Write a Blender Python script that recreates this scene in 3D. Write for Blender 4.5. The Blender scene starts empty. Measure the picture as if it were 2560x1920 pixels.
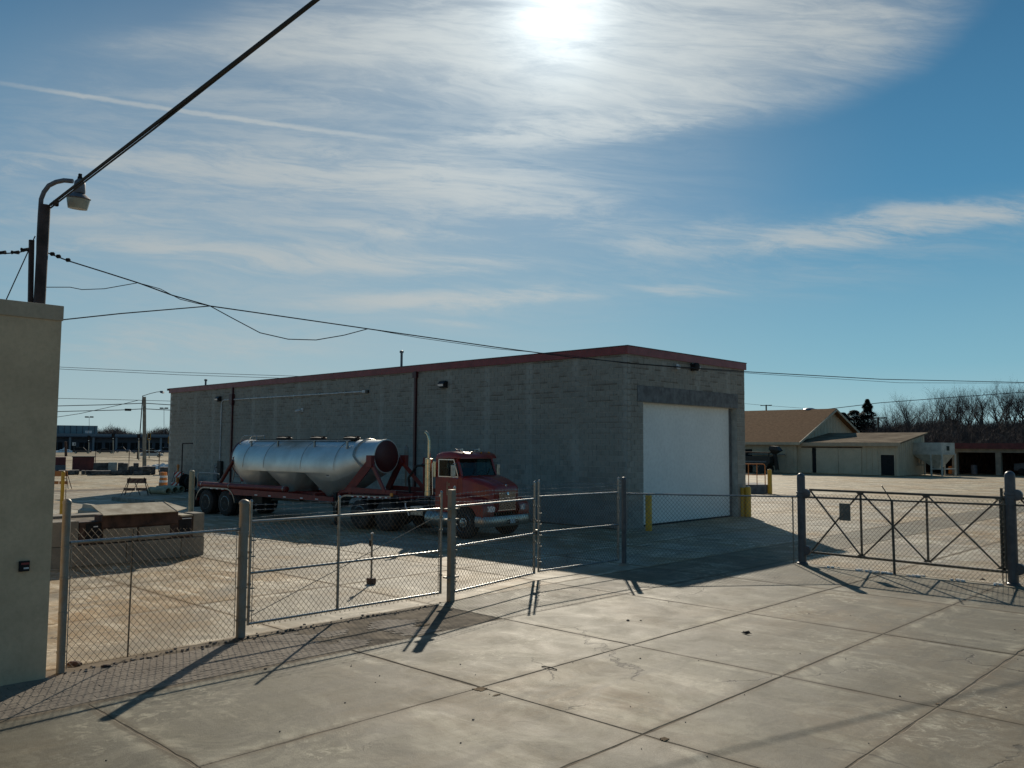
import bpy, bmesh, math, random
from mathutils import Vector, Matrix, noise
random.seed(7)
R=math.radians; PI=math.pi
SC=bpy.context.scene; COL=SC.collection
# ------------------------------------------------------------------ camera, sky, sun, exposure
YAW=.7636; PITCH=.0728; ROLL=.0063; FOC=2112.4; CAMP=Vector((18.349,-25.294,3.0))
def s2(v):   # surveyed frame -> site frame (x along the shop's long wall, y along its front)
    c,s=math.cos(YAW),math.sin(YAW); return Vector((v[0]*c-v[1]*s, v[0]*s+v[1]*c, v[2]))
_f=Vector((0,math.cos(PITCH),math.sin(PITCH))); _u=Vector((0,-math.sin(PITCH),math.cos(PITCH))); _r=Vector((1,0,0))
FW=s2(_f); RT=s2(_r*math.cos(ROLL)+_u*math.sin(ROLL)); UP=s2(_u*math.cos(ROLL)-_r*math.sin(ROLL))
cd=bpy.data.cameras.new('camera'); cam=bpy.data.objects.new('camera',cd); COL.objects.link(cam)
m=Matrix((RT,UP,-FW)).transposed().to_4x4(); m.translation=CAMP; cam.matrix_world=m
cd.sensor_width=36; cd.lens=FOC/2560*36; cd.clip_start=.1; cd.clip_end=3000
SC.camera=cam
SUN_EL=R(28); SUN=s2((math.sin(R(2.9))*math.cos(SUN_EL),math.cos(R(2.9))*math.cos(SUN_EL),math.sin(SUN_EL)))
sl=bpy.data.lights.new('sun','SUN'); sl.energy=4.8; sl.angle=R(.55); sl.color=(1,.90,.74)
so=bpy.data.objects.new('sun',sl); COL.objects.link(so); so.rotation_euler=SUN.to_track_quat('Z','Y').to_euler(); so.location=(0,0,60)
SC.view_settings.view_transform='Standard'; SC.view_settings.look='None'; SC.view_settings.gamma=1
SC.view_settings.exposure=-0.25
try: SC.view_settings.use_curve_mapping=False
except Exception: pass
SC.render.engine='CYCLES'; SC.cycles.max_bounces=6; SC.cycles.transparent_max_bounces=24
# ------------------------------------------------------------------ node helper
class NT:
    def __init__(s,tree): s.t=tree
    def n(s,typ,**k):
        nd=s.t.nodes.new(typ)
        for a,b in k.items():
            if a=='inp':
                for i,v in b.items():
                    if isinstance(v,bpy.types.NodeSocket): s.t.links.new(v,nd.inputs[i])
                    else: nd.inputs[i].default_value=v
            else: setattr(nd,a,b)
        return nd
    def m(s,op,a,b=0,c=None,clamp=False):
        d={0:a,1:b}
        if c is not None: d[2]=c
        return s.n('ShaderNodeMath',operation=op,use_clamp=clamp,inp=d).outputs[0]
    def v(s,op,a,b=(0,0,0)):
        nd=s.n('ShaderNodeVectorMath',operation=op,inp={0:a,1:b})
        return nd.outputs[1] if op in('DOT_PRODUCT','LENGTH','DISTANCE') else nd.outputs[0]
    def xyz(s,x,y,z=0): return s.n('ShaderNodeCombineXYZ',inp={0:x,1:y,2:z}).outputs[0]
    def sep(s,v): return s.n('ShaderNodeSeparateXYZ',inp={0:v}).outputs
    def noise(s,v,sc,det=4,rough=.5,dist=0):
        return s.n('ShaderNodeTexNoise',inp={'Vector':v,'Scale':sc,'Detail':det,'Roughness':rough,'Distortion':dist}).outputs[0]
    def ramp(s,f,stops,interp='LINEAR'):
        nd=s.n('ShaderNodeValToRGB',inp={0:f}); cr=nd.color_ramp; cr.interpolation=interp
        while len(cr.elements)<len(stops): cr.elements.new(.5)
        for e,(p,c) in zip(cr.elements,stops):
            e.position=p; e.color=(*c,1) if isinstance(c,tuple) else (c,c,c,1)
        return nd.outputs[0]
    def mr(s,f,a,b,c=0,d=1,smooth=True):
        return s.n('ShaderNodeMapRange',interpolation_type='SMOOTHSTEP' if smooth else 'LINEAR',inp={0:f,1:a,2:b,3:c,4:d}).outputs[0]
    def mix(s,f,a,b,mode='MIX'):
        nd=s.n('ShaderNodeMix',data_type='RGBA',blend_type=mode,clamp_factor=True)
        for i,v in ((0,f),(6,a),(7,b)):
            if isinstance(v,bpy.types.NodeSocket): s.t.links.new(v,nd.inputs[i])
            else: nd.inputs[i].default_value=(*v,1) if isinstance(v,tuple) and len(v)==3 else v
        return nd.outputs[2]
# ------------------------------------------------------------------ sky
w=bpy.data.worlds.new('World'); SC.world=w; w.use_nodes=True; T=NT(w.node_tree); w.node_tree.nodes.clear()
sky=T.n('ShaderNodeTexSky',sky_type='NISHITA',sun_disc=False,sun_elevation=SUN_EL,sun_rotation=math.atan2(SUN.x,SUN.y),altitude=150,air_density=1.15,dust_density=.25,ozone_density=3)
D=T.n('ShaderNodeTexCoord').outputs['Generated']
D=T.v('NORMALIZE',D)
FH=s2((0,1,0)); RH=s2((1,0,0))
fd=T.v('DOT_PRODUCT',D,tuple(FH)); fdp=T.m('MAXIMUM',fd,.04)
uu=T.m('DIVIDE',T.v('DOT_PRODUCT',D,tuple(RH)),fdp); vv=T.m('DIVIDE',T.sep(D)[2],fdp)
front=T.mr(fd,.05,.3)
def uv(px,py):
    a=(px-1280)/FOC; b=(960-py)/FOC; cp,sp=math.cos(PITCH),math.sin(PITCH)
    v=(b*cp+sp)/(cp-b*sp); return a*(cp+v*sp),v
# wispy cirrus noises, built on the whole sphere of directions
dz=T.sep(D)[2]
Dn=T.xyz(T.m('MULTIPLY',uu,1.0),T.m('MULTIPLY',vv,4.2),fd)
Dn2=T.xyz(T.m('ADD',T.m('MULTIPLY',uu,.95),T.m('MULTIPLY',vv,.55)),T.m('ADD',T.m('MULTIPLY',vv,6.),T.m('MULTIPLY',uu,.5)),fd)
warp=T.n('ShaderNodeTexNoise',inp={'Vector':Dn,'Scale':2.2,'Detail':3.}).outputs[1]
Dw=T.v('ADD',Dn,T.v('SCALE',T.v('SUBTRACT',warp,(.5,.5,.5))) )
for nd in w.node_tree.nodes:
    if nd.type=='VECT_MATH' and nd.operation=='SCALE': nd.inputs[3].default_value=.14
wq=T.n('ShaderNodeVectorMath',operation='MULTIPLY',inp={0:T.v('SUBTRACT',warp,(.5,.5,.5)),1:(.4,.4,.4)}).outputs[0]
n1=T.noise(Dw,5,9,.6,.15); n2=T.noise(T.v('ADD',Dn2,wq),8,12,.7,.25)
nn=T.m('ADD',T.m('MULTIPLY',n1,.6),T.m('MULTIPLY',n2,.4))
tex=T.mr(nn,.30,.68)
fine=T.mr(n2,.30,.70)
P2=T.xyz(uu,vv,0)
wu=T.v('SUBTRACT',T.n('ShaderNodeTexNoise',inp={'Vector':T.xyz(uu,vv,0),'Scale':5.,'Detail':5.}).outputs[1],(.5,.5,.5))
wsc=T.n('ShaderNodeVectorMath',operation='MULTIPLY',inp={0:wu,1:(.09,.035,0)}).outputs[0]
P2=T.v('ADD',P2,wsc)
def blob(px,py,rx,ry,slope,amp,hard=1.0):
    u,v=uv(px,py); a=math.atan(-slope); c,s=math.cos(a),math.sin(a)
    d=T.v('SUBTRACT',P2,(u,v,0))
    x=T.v('DOT_PRODUCT',d,(c*FOC/rx,s*FOC/rx,0)); y=T.v('DOT_PRODUCT',d,(-s*FOC/ry,c*FOC/ry,0))
    r=T.v('LENGTH',T.xyz(x,y,0))
    return T.m('MULTIPLY',T.mr(r,1.0*hard+.0,.0),amp)
def add(l):
    a=l[0]
    for b in l[1:]: a=T.m('ADD',a,b)
    return a
main=add([blob(1420,10,860,400,.10,1.15),blob(2000,60,560,260,-.30,.95),blob(1000,130,640,160,.14,.72),blob(1560,220,480,150,-.05,.65),blob(620,120,560,80,.02,.45)])
wisp=add([blob(1500,320,480,60,-.12,.75),blob(1250,330,420,40,-.15,.4),blob(760,430,760,110,.03,.62),blob(1150,470,560,120,.08,.55),blob(120,420,420,45,.03,.6),blob(1000,585,460,24,.06,.5),
  blob(560,640,720,52,.05,.66),blob(1030,668,460,40,.0,.45),blob(1230,748,380,30,-.05,1.0),blob(1000,765,380,34,.02,.5),blob(1700,726,180,20,.06,.55),blob(2250,555,560,62,-.16,.75),blob(2560,520,420,50,-.12,.4),
  blob(1800,600,420,70,-.1,.32),blob(450,860,560,85,.0,.42),blob(1120,812,120,12,.03,.5),blob(300,560,520,28,.03,.3),blob(1500,560,420,90,.1,.22),blob(700,250,600,60,.02,.22)])
wisp2=T.m('MULTIPLY',add([blob(760,500,1300,560,.02,1.),blob(2100,620,900,160,-.12,.5)]),T.mr(n2,.36,.72))
base=add([T.m('MULTIPLY',wisp2,.42),blob(700,520,1700,900,.0,.36),blob(300,1000,2200,300,0,.22)])
den=T.m('ADD',T.m('MULTIPLY',main,T.m('ADD',T.m('MULTIPLY',T.m('MULTIPLY',tex,T.m('ADD',.55,T.m('MULTIPLY',fine,.9))),.95),.34)),T.m('MULTIPLY',wisp,T.m('ADD',T.m('MULTIPLY',T.m('MULTIPLY',tex,fine),1.75),.10)))
den=T.m('ADD',den,base)
# contrail
c0=uv(-60,213); c1=uv(1150,378)
L=math.hypot(c1[0]-c0[0],c1[1]-c0[1]); ax=((c1[0]-c0[0])/L,(c1[1]-c0[1])/L)
dd=T.v('SUBTRACT',T.xyz(uu,vv,0),(c0[0],c0[1],0)); al=T.m('DIVIDE',T.v('DOT_PRODUCT',dd,(ax[0],ax[1],0)),L)
ac=T.v('DOT_PRODUCT',dd,(-ax[1],ax[0],0)); ac=T.m('ADD',ac,T.m('MULTIPLY',T.m('SUBTRACT',al,.5),T.m('MULTIPLY',T.m('SUBTRACT',al,.5),-.012)))
ac=T.m('ADD',ac,T.m('MULTIPLY',T.m('SUBTRACT',T.noise(T.xyz(uu,vv,0),60,3),.5),.004))
ctr=T.m('MULTIPLY',T.mr(T.m('ABSOLUTE',ac),.0042,.0004),T.mr(al,-.05,.3)); ctr=T.m('MULTIPLY',ctr,T.mr(al,1.0,.55))
ctr=T.m('MULTIPLY',ctr,T.m('ADD',T.m('MULTIPLY',fine,.6),.4))
den=T.m('MULTIPLY',T.m('ADD',den,ctr),front)
den=T.m('SUBTRACT',1.,T.m('EXPONENT',T.m('MULTIPLY',den,-1.75)))
allsky=T.m('MULTIPLY',T.mr(T.noise(T.n('ShaderNodeMapping',inp={0:D,3:(1.4,1.4,6)}).outputs[0],2.2,8,.6),.45,.75),T.m('SUBTRACT',1.,front))
den=T.m('ADD',den,T.m('MULTIPLY',allsky,.22),clamp=True)
sd=T.m('MAXIMUM',T.v('DOT_PRODUCT',D,tuple(SUN)),0)
g1=T.m('POWER',sd,650); g2=T.m('POWER',sd,60); g3=T.m('POWER',sd,12)
cb=T.m('ADD',T.m('ADD',T.m('MULTIPLY',g1,9),T.m('MULTIPLY',g2,3.0)),T.m('ADD',T.m('MULTIPLY',g3,1.3),5.7))
ccol=T.n('ShaderNodeVectorMath',operation='SCALE',inp={0:(.93,1.0,1.0),3:cb}).outputs[0]
# clear air: the Nishita sky, pulled a little to the photograph's teal blue
skc=T.n('ShaderNodeVectorMath',operation='MULTIPLY',inp={0:sky.outputs[0],1:(.45,.62,.80)}).outputs[0]
skc=T.n('ShaderNodeVectorMath',operation='MINIMUM',inp={0:skc,1:(9.,10.,11.)}).outputs[0]
skc=T.n('ShaderNodeHueSaturation',inp={'Saturation':.93,'Value':1.0,'Color':skc}).outputs[0]
grad=T.ramp(T.m('MAXIMUM',dz,0),[(0,(4.6,6.9,7.4)),(.09,(2.5,5.3,6.5)),(.27,(.75,2.9,4.9)),(.5,(.32,1.45,2.9)),(1,(.18,.85,1.9))])
azf=T.mr(T.v('DOT_PRODUCT',D,tuple(SUN)),-1.,.75,.62,1.0,False)
grad=T.n('ShaderNodeVectorMath',operation='SCALE',inp={0:grad,3:azf}).outputs[0]
skc=T.mix(.85,skc,grad)
fin=T.mix(T.m('MULTIPLY',den,.93),skc,ccol)
bg=T.n('ShaderNodeBackground',inp={0:fin,1:.10}); out=T.n('ShaderNodeOutputWorld',inp={0:bg.outputs[0]})
w.cycles.sampling_method='MANUAL' if hasattr(w.cycles,'sampling_method') else w.cycles.sampling_method
try: w.cycles.sample_map_resolution=1024
except Exception: pass
# ------------------------------------------------------------------ site survey helpers
def ray(px,py): return FW*FOC+RT*(px-1280)-UP*(py-960)
def g(px,py,z=0):
    d=ray(px,py); t=(z-CAMP.z)/d.z; p=CAMP+d*t; return Vector((p.x,p.y,z))
def atY(px,py,y): d=ray(px,py); return CAMP+d*((y-CAMP.y)/d.y)
def atX(px,py,x): d=ray(px,py); return CAMP+d*((x-CAMP.x)/d.x)
def at(px,py,dep): return CAMP+ray(px,py)*(dep/FOC)
def row(p): q=Vector(p)-CAMP; z=q.dot(FW); return 960-FOC*q.dot(UP)/z
def topz(p,py):
    lo,hi=-5,90
    for _ in range(40):
        m_=(lo+hi)/2
        if row((p[0],p[1],m_))>py: lo=m_
        else: hi=m_
    return lo
# ------------------------------------------------------------------ materials
MATS={}
def newmat(name):
    m_=bpy.data.materials.new(name); m_.use_nodes=True; t=NT(m_.node_tree); m_.node_tree.nodes.clear()
    b=t.n('ShaderNodeBsdfPrincipled'); t.n('ShaderNodeOutputMaterial',inp={0:b.outputs[0]}); MATS[name]=m_; return m_,t,b
def setb(t,b,**k):
    for a,v in k.items():
        a={'col':'Base Color','rough':'Roughness','metal':'Metallic','nor':'Normal','spec':'Specular IOR Level','alpha':'Alpha','coat':'Coat Weight'}[a]
        if isinstance(v,bpy.types.NodeSocket): t.t.links.new(v,b.inputs[a])
        else: b.inputs[a].default_value=(*v,1) if isinstance(v,tuple) else v
def wpos(t): return t.n('ShaderNodeNewGeometry').outputs['Position']
def opos(t): return t.n('ShaderNodeTexCoord').outputs['Object']
def bump(t,h,st=.3,d=.01): return t.n('ShaderNodeBump',inp={'Height':h,'Strength':st,'Distance':d}).outputs[0]
def plain(name,col,rough=.6,metal=0,var=.15,sc=6,col2=None,obj=True,bmp=.1,spec=.5,coat=0):
    m_,t,b=newmat(name); p=opos(t) if obj else wpos(t)
    n=t.noise(p,sc,6,.6); n3=t.noise(p,sc*9,3,.6)
    c2=col2 or tuple(x*(1-2*var) for x in col); c1=tuple(min(1,x*(1+var)) for x in col)
    c=t.mix(t.mr(n,.3,.7),c1,c2); c=t.mix(t.m('MULTIPLY',t.mr(n3,.35,.75),.25),c,tuple(x*.55 for x in col))
    rr=t.m('ADD',t.m('MULTIPLY',n,.25),rough-.12)
    setb(t,b,col=c,rough=rr,metal=metal,spec=spec,coat=coat)
    if bmp: setb(t,b,nor=bump(t,n3,bmp,.01))
    return m_
def concrete(name,tone,tan,tanbias=0,dark=1.0,slab=True):
    m_,t,b=newmat(name); p=wpos(t)
    big=t.noise(p,.22,5,.6,.4); med=t.noise(p,1.3,7,.62,.6); fin_=t.noise(p,9,6,.7); gr=t.noise(p,70,3,.7)
    st=t.noise(t.n('ShaderNodeMapping',inp={0:p,2:(0,0,.3),3:(.35,2.4,1)}).outputs[0],1.0,7,.65,.5)
    st2=t.noise(t.n('ShaderNodeMapping',inp={0:p,2:(0,0,-.1),3:(2.2,.3,1)}).outputs[0],1.0,7,.65,.5)
    c=t.mix(t.mr(med,.32,.68),tuple(x*.86 for x in tone),tuple(x*1.1 for x in tone))
    c=t.mix(t.mr(t.m('ADD',big,t.m('MULTIPLY',t.m('SUBTRACT',fin_,.5),.25)),.42-tanbias,.66-tanbias),c,tan)
    c=t.mix(t.m('MULTIPLY',t.mr(st,.50,.70),.75),c,tuple(min(1,x*1.5+.03) for x in tone))
    sc_=t.m('MULTIPLY',t.mr(t.noise(p,.5,3,.5,.3),.52,.66),t.mr(t.noise(p,5.5,8,.75,.8),.5,.62))
    c=t.mix(t.m('MULTIPLY',sc_,.85),c,tuple(min(1,x*1.9+.05) for x in tone))
    c=t.mix(t.m('MULTIPLY',t.mr(st2,.48,.70),.62),c,tuple(x*.60 for x in tone))
    c=t.mix(t.m('MULTIPLY',t.mr(t.noise(p,2.6,9,.72,.6),.54,.66),.5),c,tuple(x*.74 for x in tone))
    c=t.mix(t.m('MULTIPLY',t.mr(fin_,.5,.72),.38),c,tuple(x*.5 for x in tone))
    bl=t.noise(p,.75,12,.74,1.4); bl2=t.noise(t.v('ADD',p,(31.,7.,0)),1.9,12,.78,.9)
    c=t.mix(t.m('MULTIPLY',t.mr(bl,.50,.58),.40),c,tuple(min(1,x*1.45+.02) for x in tone))
    c=t.mix(t.m('MULTIPLY',t.mr(bl2,.53,.60),.42),c,tuple(x*.66 for x in tone))
    ww=t.n('ShaderNodeTexWave',wave_type='BANDS',bands_direction='DIAGONAL',inp={'Vector':p,'Scale':.11,'Distortion':5.,'Detail':3.,'Detail Scale':.6}).outputs[1]
    c=t.mix(t.m('MULTIPLY',t.m('MULTIPLY',t.mr(ww,.93,.99),t.mr(bl,.42,.5)),.35),c,tuple(x*.55 for x in tone))
    c=t.mix(t.m('MULTIPLY',t.mr(gr,.35,.7),.34),c,tuple(x*.45 for x in tone))
    # small pits and dark specks
    vo=t.n('ShaderNodeTexVoronoi',inp={'Vector':t.n('ShaderNodeMapping',inp={0:p,3:(1,1,0)}).outputs[0],'Scale':1.15}); pit=t.mr(vo.outputs[0],.026,.014)
    c=t.mix(t.m('MULTIPLY',pit,.3),c,(.06,.05,.04))
    # hairline cracks
    wp=t.v('ADD',p,t.n('ShaderNodeVectorMath',operation='SCALE',inp={0:t.v('SUBTRACT',t.n('ShaderNodeTexNoise',inp={'Vector':p,'Scale':1.6,'Detail':6.}).outputs[1],(.5,.5,.5)),3:1.1}).outputs[0])
    vc=t.n('ShaderNodeTexVoronoi',feature='DISTANCE_TO_EDGE',inp={'Vector':t.n('ShaderNodeMapping',inp={0:wp,3:(1,1,0)}).outputs[0],'Scale':.17})
    crack=t.m('MULTIPLY',t.mr(vc.outputs[0],.0032,.0010),t.mr(t.noise(p,.35,2),.48,.56))
    c=t.mix(t.m('MULTIPLY',crack,.75),c,(.05,.043,.035))
    if slab:
        rn=t.n('ShaderNodeObjectInfo').outputs['Random']
        c=t.mix(t.m('MULTIPLY',rn,.5),c,tuple(x*.70 for x in tone))
        oc=t.sep(opos(t)); 
        # soil-stained margins of each slab: the slab's own coordinates run -1..1
        gx=t.n('ShaderNodeAttribute',attribute_name='edge').outputs['Fac']
        ed=t.m('MULTIPLY',t.mr(t.m('ADD',gx,t.m('MULTIPLY',t.m('SUBTRACT',fin_,.5),.35)),.22,.0),.5)
        c=t.mix(ed,c,tuple(x*.66 for x in tan))
        gn=t.m('ADD',gx,t.m('MULTIPLY',t.m('SUBTRACT',st,.5),.9)); wh=t.m('MULTIPLY',t.m('MULTIPLY',t.mr(gn,.02,.16),t.mr(gn,.55,.2)),t.mr(rn,.35,.6)); c=t.mix(t.m('MULTIPLY',t.m('MULTIPLY',wh,t.mr(bl,.42,.6)),.30),c,tuple(min(1,x*1.7+.05) for x in tone))
    if not slab:
        x,y,z=t.sep(wp)
        for q_,o_,pr in ((x,0.,3.4),(y,.5,3.6)):
            f=t.m('ABSOLUTE',t.m('SUBTRACT',t.m('FRACT',t.m('DIVIDE',t.m('ADD',q_,t.m('ADD',o_,1000)),pr)),.5)); c=t.mix(t.m('MULTIPLY',t.mr(f,.485,.497),.55),c,(.10,.085,.06))
        c=t.mix(t.m('MULTIPLY',t.mr(t.noise(t.n('ShaderNodeMapping',inp={0:p,2:(0,0,.9),3:(.5,3.0,1)}).outputs[0],.25,6,.65),.52,.68),.5),c,tuple(x*.55 for x in tone))
    if dark!=1: c=t.mix(1.,c,(dark,dark,dark),'MULTIPLY')
    c=t.n('ShaderNodeGamma',inp={0:c,1:1.75}).outputs[0]; kk=1/(sum(tone)/3)**.75*(.90 if 'apron' in name else 1.08)
    c=t.n('ShaderNodeVectorMath',operation='SCALE',inp={0:c,3:kk}).outputs[0]
    h=t.m('ADD',t.m('MULTIPLY',fin_,.5),t.m('ADD',t.m('MULTIPLY',gr,.35),t.m('MULTIPLY',crack,-.6)))
    setb(t,b,col=c,rough=t.m('ADD',t.m('MULTIPLY',med,.35),.5),nor=bump(t,h,.6,.015),spec=.18)
    return m_
M={}
M['apron']=concrete('apron_concrete',(.23,.216,.178),(.225,.185,.13),.0)
M['yard']=concrete('yard_concrete',(.39,.365,.315),(.35,.27,.17),.05)
M['dirt']=plain('joint_dirt',(.16,.12,.075),.95,sc=3,obj=False,var=.3)
M['soil']=plain('tan_joint_soil',(.25,.185,.12),.98,sc=9,obj=False,var=.3,spec=.05,bmp=.4)
M['earth']=concrete('far_pavement',(.38,.345,.275),(.34,.265,.17),.02,slab=False)
M['grass']=plain('dormant_grass',(.22,.17,.09),.95,sc=.5,obj=False,var=.3)
M['asphalt']=plain('asphalt',(.10,.10,.10),.9,sc=.5,obj=False)
def cmu():
    m_,t,b=newmat('grey_block'); p=wpos(t); x,y,z=t.sep(p)
    along=t.m('ADD',x,y)
    cz=t.m('FLOOR',t.m('DIVIDE',z,.2032)); off=t.m('MULTIPLY',t.m('MODULO',cz,2.),.2032)
    ca=t.m('FLOOR',t.m('DIVIDE',t.m('ADD',along,t.m('ADD',off,200)),.4064))
    wn=t.n('ShaderNodeTexWhiteNoise',noise_dimensions='2D',inp={'Vector':t.xyz(ca,cz,0)}).outputs[0]
    big=t.noise(t.xyz(along,z,0),.5,5,.6); fin_=t.noise(p,14,6,.7); gr=t.noise(p,90,2)
    c=t.mix(wn,(.27,.255,.22),(.37,.35,.305))
    # vertical pale bands where cells are grouted, brown weathering between them high on the wall
    bd=t.m('ABSOLUTE',t.m('SUBTRACT',t.m('FRACT',t.m('DIVIDE',t.m('ADD',along,200.1),2.44)),.5))
    band=t.m('MULTIPLY',t.mr(t.m('ADD',bd,t.m('MULTIPLY',t.m('SUBTRACT',wn,.5),.08)),.40,.46),.42)
    band=t.m('MULTIPLY',band,t.mr(t.noise(t.xyz(t.m('MULTIPLY',along,.35),t.m('MULTIPLY',z,.25),0),1.3,3),.34,.52))
    c=t.mix(t.m('MULTIPLY',band,1.25),c,(.42,.41,.37))
    hi=t.m('MULTIPLY',t.mr(z,1.6,5.2),t.m('SUBTRACT',1.,band))
    st=t.m('MULTIPLY',hi,t.mr(t.m('ADD',t.m('MULTIPLY',t.noise(t.xyz(t.m('MULTIPLY',along,.6),t.m('MULTIPLY',z,2.2),0),1.6,6,.6),.6),t.m('MULTIPLY',wn,.4)),.42,.68))
    jf=t.m('FRACT',t.m('DIVIDE',z,.2032)); js=t.m('ADD',.45,t.m('MULTIPLY',t.mr(jf,.45,.05),.55))
    c=t.mix(t.m('MULTIPLY',t.m('MULTIPLY',st,js),.85),c,(.115,.09,.07))
    c=t.mix(t.m('MULTIPLY',t.mr(big,.5,.75),.35),c,(.17,.17,.165))
    drip=t.noise(t.xyz(t.m('MULTIPLY',along,7),t.m('MULTIPLY',z,.5),0),1,5,.6)
    c=t.mix(t.m('MULTIPLY',t.mr(drip,.55,.75),.22),c,(.37,.37,.36))
    c=t.mix(t.m('MULTIPLY',t.mr(fin_,.45,.75),.3),c,(.13,.125,.115))
    low=t.mr(t.m('ADD',z,t.m('MULTIPLY',big,.3)),1.25,1.05)
    c=t.mix(t.m('MULTIPLY',low,.35),c,(.33,.335,.33))
    setb(t,b,col=c,rough=.9,nor=bump(t,t.m('ADD',fin_,gr),.4,.008),spec=.3); return m_
M['cmu']=cmu()
M['mortar']=plain('mortar',(.46,.45,.41),.95,obj=False,sc=3)
M['lintel']=None
def lintel():
    m_,t,b=newmat('stained_lintel'); p=wpos(t); x,y,z=t.sep(p)
    s=t.noise(t.xyz(t.m('MULTIPLY',y,5),t.m('MULTIPLY',z,.8),0),1,7,.7); n=t.noise(p,3,6,.6)
    c=t.mix(t.mr(n,.35,.65),(.10,.10,.10),(.17,.175,.175)); c=t.mix(t.m('MULTIPLY',t.mr(s,.52,.72),.5),c,(.32,.34,.35))
    setb(t,b,col=c,rough=.85,nor=bump(t,n,.3)); return m_
M['lintel']=lintel()
M['fascia']=plain('maroon_fascia',(.23,.026,.026),.42,.0,sc=2,var=.12,obj=False,bmp=.03)
M['fascia_top']=plain('dark_flashing',(.035,.03,.03),.4,.3,bmp=0)
M['downspout']=plain('maroon_downspout',(.075,.012,.014),.4,bmp=0)
M['white']=plain('white_door_paint',(.82,.82,.78),.6,sc=.8,var=.02,obj=False,bmp=.12)
M['seal']=plain('black_rubber',(.015,.015,.016),.7,bmp=0)
M['stucco']=plain('beige_stucco',(.60,.445,.29),.92,sc=2,var=.06,obj=False,bmp=.5)
M['stucco_cap']=plain('beige_coping',(.46,.36,.255),.8,sc=2,var=.05,obj=False,bmp=.1)
M['galv']=plain('galvanised_steel',(.30,.31,.31),.30,.92,sc=8,var=.15,bmp=.03)
M['galvold']=plain('weathered_galvanised_steel',(.20,.20,.185),.55,.5,sc=5,var=.2,col2=(.24,.20,.15),bmp=.05)
M['wire']=plain('fence_wire',(.13,.115,.09),.5,.55,sc=3,var=.2,col2=(.16,.12,.08),bmp=0)
M['gatepaint']=plain('dark_olive_paint',(.085,.077,.06),.45,.1,sc=6,var=.2,bmp=.02)
M['charcoal']=plain('charcoal_paint',(.095,.10,.11),.45,.15,sc=5,var=.15,bmp=.05)
M['yellow']=plain('safety_yellow_paint',(.72,.40,.03),.45,sc=5,var=.08,col2=(.55,.30,.03),bmp=.05)
M['orange']=plain('orange_paint',(.65,.22,.05),.5,sc=4,var=.12)
M['red']=plain('truck_red',(.29,.022,.014),.32,sc=4,var=.1,bmp=0,coat=.15)
M['oldred']=plain('faded_red_frame',(.18,.018,.014),.5,sc=5,var=.15,col2=(.13,.02,.018),bmp=.06)
M['headred']=plain('maroon_tank_head',(.085,.012,.012),.38,sc=4,var=.1)
def alu():
    m_,t,b=newmat('brushed_tank_aluminium'); p=opos(t)
    n=t.noise(p,1.2,6,.6,.5); f=t.noise(t.n('ShaderNodeMapping',inp={0:p,3:(14,14,14)}).outputs[0],3,4,.6)
    c=t.mix(t.mr(n,.3,.7),(.76,.76,.73),(.60,.605,.58))
    x,y,z=t.sep(p)
    spill=t.m('MULTIPLY',t.mr(t.m('ABSOLUTE',t.m('SUBTRACT',x,-9.6)),1.7,.2),t.mr(t.m('ADD',z,t.m('MULTIPLY',t.noise(p,4,6,.7),.5)),2.95,3.35))
    c=t.mix(t.m('MULTIPLY',spill,.75),c,(.20,.19,.14)); c=t.mix(t.m('MULTIPLY',t.mr(f,.5,.8),.2),c,(.3,.3,.3))
    setb(t,b,col=c,metal=t.m('SUBTRACT',.86,t.m('MULTIPLY',spill,.6)),rough=t.m('ADD',t.m('MULTIPLY',n,.12),t.m('ADD',.42,t.m('MULTIPLY',spill,.4))),nor=bump(t,n,.06,.03)); return m_
M['alu']=alu()
M['chrome']=plain('chrome',(.75,.76,.78),.14,1,bmp=0,var=.03)
M['wornchrome']=plain('hazy_chrome',(.42,.40,.36),.34,.9,bmp=0,var=.1)
M['gold']=plain('heat_tinted_chrome',(.62,.55,.38),.28,.95,var=.12,sc=5,bmp=.05)
M['alloy']=plain('polished_alloy_wheel',(.72,.72,.72),.25,.75,var=.1,bmp=0)
M['tire']=plain('tyre_rubber',(.022,.021,.02),.8,sc=9,var=.2)
M['black']=plain('chassis_black',(.018,.017,.016),.6,sc=6,var=.2)
M['interior']=plain('cab_interior',(.03,.03,.032),.8)
M['amber']=plain('amber_lens',(.65,.25,.04),.2,bmp=0)
M['lens']=plain('clear_lens',(.7,.72,.75),.12,.3,bmp=0)
M['reflect']=plain('reflective_tape',(.75,.75,.75),.4,bmp=0)
M['tan']=plain('gold_lettering',(.42,.33,.18),.5,bmp=0)
def glass():
    m_,t,b=newmat('cab_glass'); t.t.nodes.remove(b)
    o=[n for n in t.t.nodes if n.type=='OUTPUT_MATERIAL'][0]
    gl=t.n('ShaderNodeBsdfGlossy',inp={0:(.9,.95,.93,1),1:.06}); tr=t.n('ShaderNodeBsdfTransparent',inp={0:(.32,.42,.39,1)})
    fr=t.m('POWER',t.n('ShaderNodeLayerWeight',inp={0:.5}).outputs[1],4.)
    mx=t.n('ShaderNodeMixShader',inp={0:t.m('ADD',t.m('MULTIPLY',fr,.5),.03),1:tr.outputs[0],2:gl.outputs[0]}); t.t.links.new(mx.outputs[0],o.inputs[0]); return m_
M['glass']=glass()
M['blockold']=plain('old_cast_concrete',(.25,.215,.165),.92,sc=2.0,var=.2,col2=(.20,.175,.14),obj=False,bmp=.3)
M['blocktop']=plain('pale_cast_concrete',(.42,.385,.31),.92,sc=2.0,var=.12,obj=False,bmp=.3)
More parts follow.
